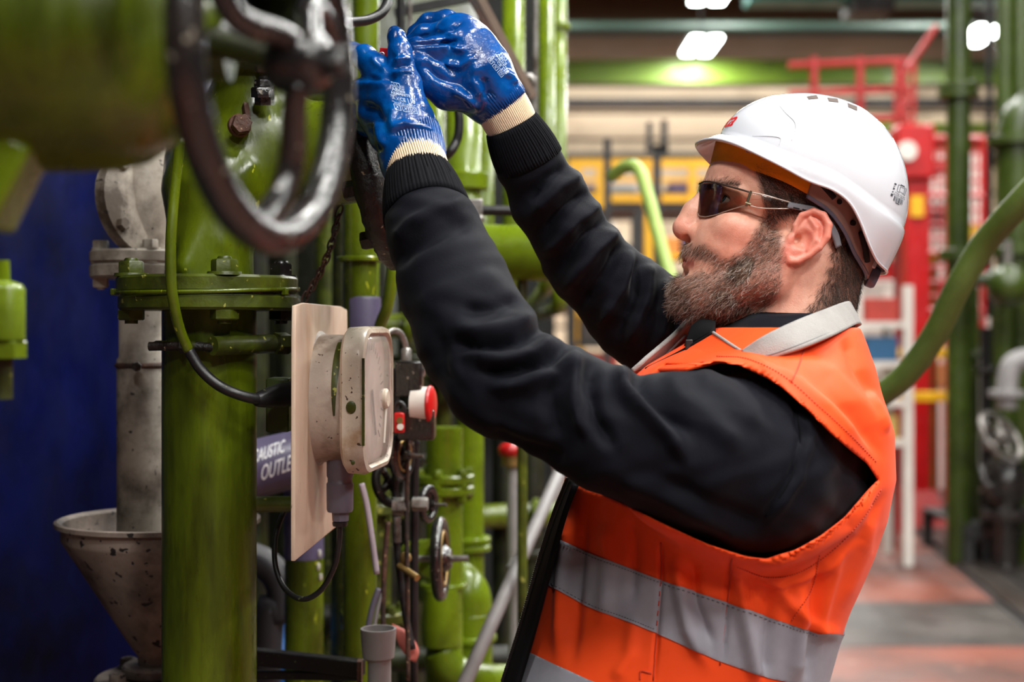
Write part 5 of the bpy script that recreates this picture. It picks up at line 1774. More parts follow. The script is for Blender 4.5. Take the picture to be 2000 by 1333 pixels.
def surf_tube(bvh, pts, r, name, mat, parent, lift=0.0006, n=8, dash=None):
    q = [hit(bvh, px, py, lift) for px, py in pts_dense(pts, n)]
    q = [a for a in q if a is not None]
    if len(q) < 3:
        return None
    m = MB()
    if dash:
        for i in range(0, len(q) - 1, 2):
            m.tube([q[i], q[i + 1]], r, 5)
    else:
        m.tube(q, r, 6)
    return m.build(name, mat, parent, 180)


def pts_dense(pts, n):
    v = smooth_pts([Vector((a, b, 0)) for a, b in pts], n)
    return [(q.x, q.y) for q in v]


surf_tube(VBVH, [(1291, 1060), (1290, 1133), (1282, 1235), (1276, 1330)], 0.0008, 'seam', M_STITCH, vest)
surf_tube(VBVH, [(1430, 1092), (1424, 1160), (1414, 1230), (1406, 1300)], 0.0008, 'seam', M_STITCH, vest)
surf_tube(VBVH, [(1250, 1328), (1252, 1312), (1272, 1316)], 0.0009, 'pocket_seam', M_STITCH, vest)
surf_tube(VBVH, [(1440, 1108), (1500, 1128), (1560, 1118), (1620, 1080), (1680, 1020), (1722, 955)], 0.0006, 'seam', M_STITCH, vest, n=26, dash=True)
surf_tube(VBVH, [(1600, 1085), (1585, 1150), (1545, 1215)], 0.0006, 'seam', M_STITCH, vest, n=26, dash=True)
surf_tube(VBVH, [(1400, 697), (1460, 702), (1530, 735), (1600, 795), (1660, 850), (1712, 905)], 0.0006, 'seam', M_STITCH, vest, n=26, dash=True)
surf_tube(VBVH, [(1575, 668), (1562, 710), (1545, 748)], 0.0008, 'seam', M_STITCH, vest)
TB_ = bvh_of(tv, tq)
surf_tube(TB_, [(a, b + 6) for a, b in TOPE[1:8]], 0.0004, 'tape_stitching', M_STITCHG, tape1, n=24, dash=True)
surf_tube(TB_, [(a, b - 6) for a, b in BOTE[1:5]], 0.0004, 'tape_stitching', M_STITCHG, tape1, n=24, dash=True)
surf_tube(TB_, [(1290, 1136), (1281, 1232)], 0.0006, 'tape_stitching', M_STITCH, tape1, n=10, dash=True)

# zip placket down the front edge
rows_z = [[P(1112, 930, 1.585), P(1128, 938, 1.535), P(1122, 950, 1.52)], [P(1086, 1000, 1.60), P(1098, 1008, 1.545), P(1100, 1015, 1.525)], [P(1056, 1100, 1.60), P(1064, 1110, 1.55), P(1074, 1112, 1.53)],
          [P(1020, 1220, 1.61), P(1030, 1225, 1.565), P(1044, 1228, 1.545)], [P(984, 1333, 1.62), P(996, 1335, 1.575), P(1012, 1338, 1.555)], [P(950, 1450, 1.62), P(962, 1452, 1.58), P(980, 1455, 1.56)]]
MB().grid(sheet(rows_z, 4, 6)).build('zip_placket', M_BLACKTAPE, vest, 180, solid=0.006)
m = MB()
zl = smooth_pts([P(1108, 935, 1.56), P(1080, 1005, 1.57), P(1050, 1100, 1.575), P(1016, 1220, 1.59), P(980, 1333, 1.60)], 30)
for i in range(0, len(zl) - 1):
    m.box(zl[i], (0.0035, 0.005, 0.0018))
m.build('zip_teeth', plain('black_zip', srgb(22, 22, 24), 0.4), vest)

# collar: light grey fleece band standing around the neck
CB = [((1450, 688, 1.478), (1461, 704, 1.462)), ((1490, 660, 1.464), (1508, 700, 1.452)), ((1545, 633, 1.47), (1570, 680, 1.450)), ((1605, 608, 1.50), (1628, 656, 1.484)), ((1650, 591, 1.57), (1672, 634, 1.56)),
      ((1655, 596, 1.65), (1674, 640, 1.66)), ((1610, 604, 1.72), (1622, 655, 1.75)), ((1500, 612, 1.765), (1490, 670, 1.80)), ((1410, 612, 1.745), (1385, 690, 1.77)), ((1352, 620, 1.70), (1318, 700, 1.71)), ((1318, 652, 1.655), (1275, 715, 1.655)), ((1262, 700, 1.62), (1235, 724, 1.62))]
top = [P(*a) for a, b in CB]
bot = [P(*b) for a, b in CB]
mid = [(a + b) / 2 + Vector((0, -0.002, 0)) for a, b in zip(top, bot)]
collar = MB().grid(sheet([top, mid, bot], 8, 5)).build('collar', M_FLEECE, vest, 180, solid=0.005)
tt = smooth_pts([b.lerp(a, 0.18) + Vector((0, -0.0035, 0)) for a, b in zip(top[:6], bot[:6])], 8)
MB().tube(tt, 0.0009, 6).build('collar_seam', plain('grey_seam', srgb(120, 118, 118), 0.8), collar, 180)
tt = smooth_pts([P(1340, 655, 1.645), P(1305, 690, 1.64), P(1275, 720, 1.62)], 8)
MB().tube(tt, 0.0016, 6).build('collar_seam', plain('dark_seam', srgb(70, 52, 52), 0.8), collar, 180)
# orange lapel below the throat with its zip edge
LR = [[P(1262, 724, 1.60), P(1330, 690, 1.575), P(1394, 652, 1.55)], [P(1300, 724, 1.54), P(1360, 700, 1.525), P(1424, 672, 1.51)], [P(1340, 722, 1.495), P(1400, 708, 1.485), P(1458, 694, 1.478)]]
lap = MB().grid(sheet(LR, 8, 8)).build('lapel', M_VEST, vest, 180, solid=0.004)
MB().tube(smooth_pts([P(1393, 650, 1.546), P(1424, 671, 1.506), P(1460, 694, 1.474)], 8), 0.0018, 8).build('piping', M_FLEECE, vest, 180)
MB().tube(smooth_pts([P(1262, 722, 1.60), P(1330, 688, 1.573), P(1394, 650, 1.548)], 8), 0.0024, 8).build('zip_edge', M_BLACKTAPE, vest, 180)
# folded black zip garage at the throat
MB().grid(sheet([[P(1352, 640, 1.60), P(1372, 628, 1.60), P(1398, 632, 1.59)], [P(1345, 662, 1.59), P(1370, 648, 1.575), P(1396, 646, 1.56)], [P(1340, 678, 1.585), P(1362, 668, 1.57), P(1390, 652, 1.555)]], 6, 6)).build('zip_guard', M_BLACKTAPE, vest, 180, solid=0.006)
MB().box(P(1346, 676, 1.565), (0.008, 0.003, 0.014)).build('zip_pull', plain('black_zip', srgb(22, 22, 24), 0.4), vest, bevel=0.001)

# --- trousers and boots (below the frame) -------------------------------------------
tf = Field((-0.06, 1.38, 0.05), (0.46, 1.90, 1.02), 0.008)
tf.loft([0.80, 0.90, 1.0], [0.175, 0.178, 0.18], [1.63] * 3, [0.15, 0.155, 0.15], [0.15, 0.155, 0.15])
for yy in (1.53, 1.74):
    tf.chain([((0.175, yy, 0.88), 0.105), ((0.20, yy, 0.48), 0.08), ((0.23, yy, 0.14), 0.072)], 0.03)
tv_, tq_ = tf.mesh()
link_mesh('trousers', np_mesh('trousers', tv_, tq_), M_DENIM, person, 'dark work trousers')
for yy in (1.53, 1.74):
    of = Field((0.0, yy - 0.1, -0.01), (0.33, yy + 0.1, 0.26), 0.006)
    of.chain([((0.23, yy, 0.22), 0.058), ((0.232, yy, 0.07), 0.055)], 0.02)
    of.chain([((0.235, yy, 0.052), 0.05), ((0.12, yy, 0.05), 0.048), ((0.07, yy, 0.042), 0.04)], 0.03)
    ov, oq = of.mesh()
    ov[:, 2] = np.maximum(ov[:, 2], 0.0)
    link_mesh('boot', np_mesh('boot', ov, oq), M_BOOT, person)
# ------------------------------------------------------------------ gloves
def glove_field(lo, hi, chains, subs, h=0.0017):
    gf = Field(lo, hi, h)
    for k, ch in chains:
        gf.chain([(P(*p), S(r, p[2])) for p, r in ch], k)
    for k, ch in subs:
        gf.chain([(P(*p), S(r, p[2])) for p, r in ch], k, 'sub')
    v, q = gf.mesh()
    v = np_smooth(v, q, 1, 0.4)
    return v, q


def bbox(chains, pad=0.012):
    pts = [(P(*p), S(r, p[2])) for k, ch in chains for p, r in ch]
    lo = [min(p[i] - r for p, r in pts) - pad for i in range(3)]
    hi = [max(p[i] + r for p, r in pts) + pad for i in range(3)]
    return lo, hi


# left hand (nearer the handwheel): back of the hand to the camera, thumb up, fingers bent round to the left
LG = [
    (0.010, [((800, 318, 1.562), 58), ((796, 288, 1.57), 57), ((788, 245, 1.585), 60), ((772, 205, 1.597), 56), ((766, 170, 1.602), 46)]),
    (0.010, [((765, 260, 1.60), 48), ((745, 215, 1.61), 46), ((735, 180, 1.615), 40)]),
    (0.006, [((800, 215, 1.575), 34), ((793, 165, 1.585), 30), ((784, 128, 1.592), 24), ((781, 100, 1.596), 22), ((775, 74, 1.604), 17), ((771, 64, 1.612), 14)]),     # thumb
    (0.005, [((760, 175, 1.60), 34), ((735, 135, 1.605), 29), ((712, 112, 1.615), 24), ((688, 104, 1.64), 21), ((664, 112, 1.665), 19), ((650, 128, 1.68), 16)]),            # index
    (0.004, [((745, 195, 1.61), 34), ((715, 183, 1.615), 27), ((696, 182, 1.635), 23), ((676, 186, 1.665), 20), ((672, 196, 1.69), 17)]),                 # middle
    (0.004, [((738, 225, 1.62), 32), ((712, 215, 1.63), 25), ((694, 214, 1.655), 21), ((684, 220, 1.685), 18)]),                 # ring
    (0.004, [((740, 250, 1.63), 28), ((718, 246, 1.645), 21), ((702, 246, 1.67), 18), ((696, 250, 1.69), 15)]),                   # little
]
lo, hi = bbox(LG)
gv, gq = glove_field(lo, hi, LG, [(0.004, [((752, 128, 1.575), 10), ((764, 112, 1.58), 9)])])
gn = np_normals(gv, gq)
GL = [([(700, 205), (730, 215), (745, 245)], 11, -0.005), ([(735, 230), (740, 260), (748, 290)], 9, 0.004), ([(722, 240), (728, 270), (745, 300)], 8, -0.003), ([(690, 165), (720, 165), (760, 160)], 9, 0.003), ([(715, 152), (745, 158), (775, 150)], 6, -0.003),
      ([(765, 145), (790, 140), (806, 142)], 4, 0.002), ([(765, 133), (788, 128), (804, 130)], 4, -0.002), ([(768, 118), (788, 114), (803, 116)], 4, 0.002), ([(765, 250), (790, 242), (830, 250), (850, 262)], 6, 0.003), ([(760, 262), (800, 255), (845, 275)], 5, -0.003),
      ([(725, 110), (735, 125), (758, 140)], 6, 0.002), ([(768, 205), (764, 235), (770, 262)], 8, 0.002)]
gv = folds(gv, gn, GL, 1.66)
glove = link_mesh('glove', np_mesh('glove', gv, gq), M_GLOVE, person, 'blue coated work glove on the left hand')
GB = bvh_of(gv, gq)
ribbed_cuff('ribbed_hem', P(813, 330, 1.556), P(797, 262, 1.585), S(57, 1.556), S(61, 1.585), M_GLOVE, glove, 64, 0.0009, bulge=0.0015)
ribbed_cuff('cuff', P(824, 362, 1.54), P(802, 288, 1.573), S(59, 1.54), S(55.5, 1.573), M_CUFF, glove, 80, 0.0006, bulge=0.0005)

# right hand: fist closing on the red tag, back of the hand up
RG = [
    (0.012, [((984, 210, 1.662), 48), ((960, 178, 1.658), 52), ((935, 140, 1.655), 62), ((908, 98, 1.655), 58), ((895, 76, 1.66), 50)]),
    (0.012, [((950, 195, 1.665), 46), ((905, 158, 1.66), 50), ((880, 128, 1.655), 46)]),
    (0.005, [((905, 72, 1.685), 42), ((872, 46, 1.69), 26), ((838, 48, 1.695), 22), ((812, 66, 1.695), 16), ((803, 80, 1.69), 12)]),            # middle and ring fingers over the top
    (0.004, [((900, 84, 1.665), 40), ((862, 68, 1.665), 25), ((828, 68, 1.668), 21), ((806, 80, 1.67), 15)]),
    (0.005, [((890, 108, 1.645), 40), ((850, 98, 1.635), 27), ((818, 95, 1.632), 23), ((800, 96, 1.635), 19)]),              # index
    (0.006, [((915, 180, 1.64), 42), ((875, 178, 1.635), 36), ((845, 158, 1.628), 31), ((820, 130, 1.625), 22), ((806, 116, 1.625), 16)]),         # thumb
    (0.005, [((940, 175, 1.70), 40), ((895, 150, 1.71), 32), ((850, 120, 1.71), 20)]),
]
lo, hi = bbox(RG)
rv, rq = glove_field(lo, hi, RG, [(0.003, [((868, 84, 1.625), 5), ((880, 90, 1.62), 7), ((872, 82, 1.615), 5)])])
rn = np_normals(rv, rq)
RL = [([(830, 125), (860, 150), (900, 160), (925, 190)], 8, -0.005), ([(812, 112), (850, 128), (890, 128)], 9, 0.003), ([(900, 45), (875, 62), (850, 62), (815, 74)], 4, -0.003), ([(885, 66), (860, 60), (825, 68)], 4, 0.002), ([(895, 78), (878, 82), (850, 84), (806, 88)], 4, -0.003),
      ([(860, 92), (885, 95), (910, 98)], 5, 0.003), ([(870, 122), (900, 130), (930, 110)], 7, 0.003), ([(930, 120), (925, 160), (945, 190)], 10, 0.003), ([(945, 150), (950, 180), (965, 200)], 8, -0.003), ([(880, 175), (910, 190), (935, 215)], 7, 0.003), ([(985, 140), (1000, 150), (1008, 165)], 6, 0.003)]
rv = folds(rv, rn, RL, 1.70)
glove2 = link_mesh('glove', np_mesh('glove', rv, rq), M_GLOVE, person, 'blue coated work glove on the right hand')
RB = bvh_of(rv, rq)
ribbed_cuff('ribbed_hem', P(985, 212, 1.664), P(958, 178, 1.66), S(50, 1.664), S(54, 1.66), M_GLOVE, glove2, 64, 0.0009, bulge=0.001)
ribbed_cuff('cuff', P(1004, 252, 1.668), P(974, 196, 1.662), S(47, 1.668), S(48.5, 1.662), M_CUFF, glove2, 80, 0.0006, bulge=0.001)

# white print on the backs of the gloves
M_PRINT = plain('white_print', srgb(178, 200, 226), 0.5)


def decal(items, bvh, origin, ex, ey, name, mat, parent, lift=0.0005, label=None):
    """items: flat shapes in print units; origin, ex, ey: photo pixels"""
    m = MB()
    for v, f in items:
        q = [hit(bvh, origin[0] + a * ex[0] + b * ey[0], origin[1] + a * ex[1] + b * ey[1], lift) for a, b in v]
        if any(p is None for p in q):
            continue
        m.add(q, f)
    return m.build(name, mat, parent, 180, label=label)


def t_at(body, x, y, size, shear=0.0, bold=0.0):
    v, f = text_mesh(body, size, shear, bold)
    return [(a + x, b + y) for a, b in v], f


def rect(x, y, w, h):
    return [(x - w / 2, y - h / 2), (x + w / 2, y - h / 2), (x + w / 2, y + h / 2), (x - w / 2, y + h / 2)], [(0, 1, 2, 3)]


def ringbox(x, y, w, h, t):
    return [rect(x, y + h / 2, w, t), rect(x, y - h / 2, w, t), rect(x - w / 2, y, t, h), rect(x + w / 2, y, t, h)]


def glove_print():
    it = []
    it += ringbox(-3, 30, 16, 8, 1.2) + [t_at('LA', -3, 30, 7)]
    it += [t_at('ABCS', -1, 19.5, 11, 0, 0.15), t_at('ARMANITE', 1, 11.5, 8, 0, 0.1), rect(2, 6.5, 46, 1.0)]
    it += [t_at('CE', 2, 0.5, 10, 0, 0.15), t_at('10', 21, 0.5, 10, 0, 0.15), rect(12.5, 0.5, 0.9, 11), t_at('A', -16, 0.5, 9), t_at('X', -8, 0.5, 9), rect(2, -6, 46, 1.0), t_at('EN 388  4111  CAT II', 2, -8.6, 4.5)]
    for k in (-14, 2, 18):
        it += ringbox(k, -17, 12, 11, 1.0) + [t_at('X' if k < 10 else 'O', k, -17, 9)]
    return it


decal(glove_print(), GB, (785, 196), (0.98, 0.20), (-0.30, -0.98), 'print', M_PRINT, glove, label='white lettering and symbols')
decal(glove_print(), RB, (973, 124), (0.62, 0.80), (0.42, -0.36), 'print', M_PRINT, glove2, label='white lettering and symbols')

# the red tag pinched between thumb and fingers
rt = thing('valve_tag', 'small red plastic tag pinched between the blue gloves', 'tag', P(772, 112, 1.635))
rm = paint('red_plastic', srgb(196, 24, 22), 0.35, 0.15)
rtb = MB().bar(P(742, 106, 1.632), P(806, 114, 1.618), 0.007, 0.015).build('plate', rm, rt, bevel=0.0015)
MB().torus(P(746, 107, 1.625), (0.1, -1, 0), 0.0026, 0.0008, 16, 6).build('eyelet', plain('steel_ring', (0.5, 0.5, 0.5, 1), 0.3, 1.0), rt)
# ------------------------------------------------------------------ hard hat
def half_curve(pts, n):
    """front-to-back half outline -> n points for the full symmetric loop (front, left side, back, right side)"""
    p = [Vector(q) for q in pts]
    full = p + [Vector((q.x, -q.y, q.z)) for q in p[-2:0:-1]]
    c = smooth_pts(full, 24, True)
    # resample at fixed angles around the middle so that rows line up
    ang = np.unwrap([math.atan2(q.y, q.x + 16) for q in c])
    a = np.array([[q.x, q.y, q.z] for q in c])
    want = np.linspace(0, 2 * math.pi, n, endpoint=False)
    ang = np.append(ang, ang[0] + 2 * math.pi)
    a = np.vstack([a, a[:1]])
    return np.stack([np.interp(want, ang, a[:, i]) for i in range(3)], 1)


NTH = 144
CREASE = half_curve([(101, 0, 104), (97, 28, 102), (84, 58, 97), (66, 78, 92), (42, 92, 87.5), (15, 98, 85), (-14, 98, 82.5), (-42, 95, 76), (-70, 86, 69.5), (-100, 66, 66.5), (-125, 34, 66.5), (-136, 0, 66.5)], NTH)
RIM = half_curve([(124, 0, 88), (121, 25, 89), (112, 50, 89), (95, 73, 85.5), (72, 89, 79.5), (44, 99, 73.5), (13, 103, 67.5), (-16, 103, 66.5), (-38, 100, 60), (-57, 94, 46), (-80, 82, 25), (-101, 60, 14.5), (-125, 28, 12.5), (-132, 0, 12)], NTH)
APEX = np.array([-26, 0, 187.5])
rows = []
for s in np.linspace(0.02, 1, 26):
    a = s * math.pi / 2
    xy = APEX[:2] + (CREASE[:, :2] - APEX[:2]) * math.sin(a)
    zz = CREASE[:, 2] + (APEX[2] - CREASE[:, 2]) * math.cos(a)
    rows.append(np.column_stack([xy, zz]))
out = CREASE - np.array([-16, 0, 0])
out[:, 2] = 0
out /= np.linalg.norm(out, axis=1, keepdims=True)
for t, o in ((0.02, 1.2), (0.06, 2.4), (0.14, 3.0), (0.3, 3.2), (0.5, 2.6), (0.7, 1.6), (0.88, 0.6), (0.97, 0.2), (1.0, 0)):
    rows.append(CREASE + (RIM - CREASE) * t + out * o)
RIMV = rows[-1]
HV_ = np.concatenate(rows)
nr = len(rows)
jj, ii = np.meshgrid(np.arange(nr - 1), np.arange(NTH), indexing='ij')
k2 = (ii + 1) % NTH
HQ_ = np.stack([jj * NTH + ii, (jj + 1) * NTH + ii, (jj + 1) * NTH + k2, jj * NTH + k2], -1).reshape(-1, 4)
helmet = thing('safety_helmet', 'white hard hat with red lettering on the bearded man', 'hard hat', hw((-10, 0, 70)))
me = np_mesh('shell', hw(HV_), HQ_)
cap = bpy.data.meshes.new('cap')
M_SHELL = plain('white_glossy_plastic', srgb(214, 215, 222), 0.09, 0, **{'Specular IOR Level': 0.5, 'Coat Weight': 0.3, 'Coat Roughness': 0.05})
bm = bmesh.new()
bm.from_mesh(me)
bm.verts.ensure_lookup_table()
bm.faces.new([bm.verts[i] for i in range(NTH)])
bmesh.ops.recalc_face_normals(bm, faces=bm.faces)
bm.to_mesh(me)
bm.free()
me.polygons.foreach_set('use_smooth', [True] * len(me.polygons))
shell = link_mesh('shell', me, M_SHELL, helmet)
md = shell.modifiers.new('thickness', 'SOLIDIFY')
md.thickness = 0.0028
md.offset = -1
HBV = bvh_of(hw(HV_), HQ_)
m = MB()
m.tube([Vector(hw(q)) for q in RIMV], 0.0016, 8, True)
m.build('rim_bead', M_SHELL, shell, 180)
# red lettering wrapped round the front of the shell
def on_shell(theta, zz, lift=0.5):
    """point of the dome at an angle from the front and a height"""
    d = Vector((math.cos(theta), math.sin(theta), 0))
    o = Vector((-16, 0, zz))
    loc, n, i, dist = HBV.ray_cast(Vector(hw(o)), Vector(HM @ np.array(d)))
    return loc + Vector(HM @ np.array(d)) * lift * 0.001


M_REDPRINT = plain('red_print', srgb(226, 30, 26), 0.35)
m = MB()
for body, xo, sz in (('rota', 0, 30),):
    v, f = text_mesh(body, sz, 0.25, 0.25)
    q = [on_shell((a + xo) / 92.0 * 1.0 - 0.06, 122 + b * 0.9) for a, b in v]
    m.add(q, f)
m.build('front_lettering', M_REDPRINT, shell, 180)
def shell_rib(pts, r, name):
    q = [hit(HBV, a, b, 0.0002) for a, b in pts_dense(pts, 8)]
    q = [p for p in q if p is not None]
    if len(q) > 3:
        MB().tube(q, r, 8, rfun=lambda s: 0.3 + 0.7 * math.sin(math.pi * min(1, max(0, s)))).build(name, M_SHELL, shell, 180)


shell_rib([(1522, 206), (1536, 222), (1552, 238), (1554, 254), (1546, 275)], 0.0008, 'raised_rib')
shell_rib([(1470, 266), (1500, 266), (1524, 270), (1522, 284)], 0.0006, 'raised_rib')
shell_rib([(1700, 205), (1740, 262), (1764, 330), (1772, 400), (1768, 436)], 0.0008, 'raised_rib')
# vents along the crown
for (cx_, py_) in ((1586, 191), (1626, 196), (1664, 209)):
    vm = MB()
    rws = []
    ca = math.radians({1586: -6, 1626: 6, 1664: 22}[cx_])
    pl = []
    for a, b in ((-11, -3.2), (-7, 3.4), (12, 3.6), (9, -3.4)):
        pl.append(hit(HBV, cx_ + a * math.cos(ca) - b * math.sin(ca), py_ + a * math.sin(ca) + b * math.cos(ca), 0.0006))
    if all(p is not None for p in pl):
        vm.add(pl, [(0, 1, 2, 3)])
        vm.build('vent', plain('dark_opening', srgb(70, 52, 44), 0.8), shell)
# maker's label
M_INK = plain('dark_ink', srgb(60, 66, 76), 0.6)
lab = []
lab += ringbox(4, 17, 16, 14, 0.8) + ringbox(5, 17, 9, 10, 0.7) + [rect(4, 26, 8, 2)]
lab += [t_at('TYPE 53-61', 3, 5.5, 4.6), t_at('EN397 0419', 2, 1.5, 4.6)]
for i, w in enumerate((1.6, 0.8, 1.2, 0.7, 1.9, 0.8, 1.4, 0.8)):
    lab.append(rect(-6 + i * 2.4, -6, w, 10))
lab += [rect(2, -13, 8, 1.6), rect(-10, 22, 4, 3), rect(-11, 12, 3.4, 3), rect(-11.5, 5, 2.4, 2.4), rect(-12, -2, 4, 5), rect(-11, 17, 3, 1.2)]
decal(lab, HBV, (1753, 385), (0.94, 0.50), (0.22, -0.92), 'maker_label', M_INK, shell, 0.0005, 'small printed label with barcode')


def head_band(pts, name, mat, parent, th=0.002):
    """pts: list of (angle deg, radius_x, radius_y, z_low, z_high)"""
    lo_, hi_ = [], []
    for a, rx, ry, z0, z1 in pts:
        t = math.radians(a)
        lo_.append(HV(-6 + rx * math.cos(t), ry * math.sin(t), z0))
        hi_.append(HV(-6 + (rx + 2) * math.cos(t), (ry + 2) * math.sin(t), z1))
    return MB().grid(sheet([lo_, hi_], 8, 4)).build(name, mat, parent, 180, solid=th)


M_YEL = cloth_mat('yellow_foam', srgb(226, 150, 24), 0.8, 0.1)
M_HARN = paint('grey_brown_plastic', srgb(150, 124, 116), 0.4, 0.12)
M_HARN2 = paint('grey_blue_plastic', srgb(92, 98, 120), 0.4, 0.12)
head_band([(-95, 106, 82, 60, 82), (-60, 106, 80, 66, 92), (-25, 106, 80, 70, 97), (0, 106, 80, 71, 98), (25, 106, 81, 69, 97), (50, 106, 82, 66, 92), (70, 108, 83, 62, 86), (86, 106, 84, 56, 80)], 'sweatband', M_YEL, helmet, 0.003)
head_band([(84, 108, 85, 54, 82), (100, 106, 84, 46, 76), (115, 104, 82, 32, 64), (130, 104, 80, 15, 46), (150, 106, 78, 2, 28), (180, 108, 78, -2, 22), (210, 106, 78, 2, 28), (240, 104, 82, 22, 54), (266, 106, 84, 54, 80)], 'headband', M_HARN, helmet)
head_band([(84, 106, 83.5, 53, 56.5), (100, 104, 82.5, 45, 48.5), (115, 102, 80.5, 31, 34.5), (130, 102, 78.5, 13, 17), (150, 104, 76.5, 1, 5), (175, 106, 76.5, -3, 1)], 'headband_edge', M_HARN2, helmet, 0.004)
MB().lathe(HV(-112, 6, 4), HM @ np.array([-1, 0.2, -0.1]), [(0.011, 0), (0.013, 0.002), (0.013, 0.009), (0.011, 0.012)], 20).build('adjuster_knob', M_HARN2, helmet)
MB().bar(HV(-106, 26, 12), HV(-112, 20, 44), 0.004, 0.012).build('clip', plain('pale_plastic', srgb(190, 186, 190), 0.4), helmet, bevel=0.001)
for aa, zz in ((104, 60), (118, 44)):
    t = math.radians(aa)
    MB().lathe(HV(-6 + 108 * math.cos(t), 86 * math.sin(t), zz), HM @ np.array([math.cos(t), math.sin(t), 0]), [(0.003, -0.002), (0.003, 0.0012)], 12).build('hole', plain('black_gap', (0.006, 0.005, 0.005, 1), 0.9), helmet)
m = MB()
for a0, a1, z0, z1 in ((88, 100, 74, 62), (126, 142, 38, 12)):
    pts = []
    for t in np.linspace(0, 1, 6):
        th = math.radians(a0 + (a1 - a0) * t)
        pts.append(HV(-6 + 109.5 * math.cos(th), 86.0 * math.sin(th), z0 + (z1 - z0) * t))
    sl = MB().tube(pts, 0.0034, 8)
    sl.build('slot', plain('black_gap', (0.006, 0.005, 0.005, 1), 0.9), helmet, 180)
# crown straps seen under the shell
for a in (40, 140, 220, 320):
    t = math.radians(a)
    MB().tube(smooth_pts([HV(-6 + 106 * math.cos(t), 84 * math.sin(t), 84 if a in (40, 320) else 50), HV(-10 + 80 * math.cos(t), 66 * math.sin(t), 140), HV(-20, 0, 160)], 6), 0.004, 6).build('strap', M_HARN, helmet, 180)

# ------------------------------------------------------------------ safety glasses
glasses = thing('safety_glasses', 'wraparound smoke lens safety glasses with clear arms worn by the man', 'glasses', hw((100, 0, 25)))


def glass_mat(name, tint, gloss_rough=0.03):
    m = bpy.data.materials.new(name)
    m.use_nodes = True
    nt = m.node_tree
    nt.nodes.remove(nt.nodes['Principled BSDF'])
    tr = N(nt, 'ShaderNodeBsdfTransparent')
    tr.inputs[0].default_value = tint
    gl = N(nt, 'ShaderNodeBsdfGlossy')
    gl.inputs['Roughness'].default_value = gloss_rough
    fr = N(nt, 'ShaderNodeFresnel', IOR=1.5)
    mx = N(nt, 'ShaderNodeMixShader')
    nt.links.new(fr.outputs[0], mx.inputs[0])
    nt.links.new(tr.outputs[0], mx.inputs[1])
    nt.links.new(gl.outputs[0], mx.inputs[2])
    nt.links.new(mx.outputs[0], nt.nodes['Material Output'].inputs[0])
    return m


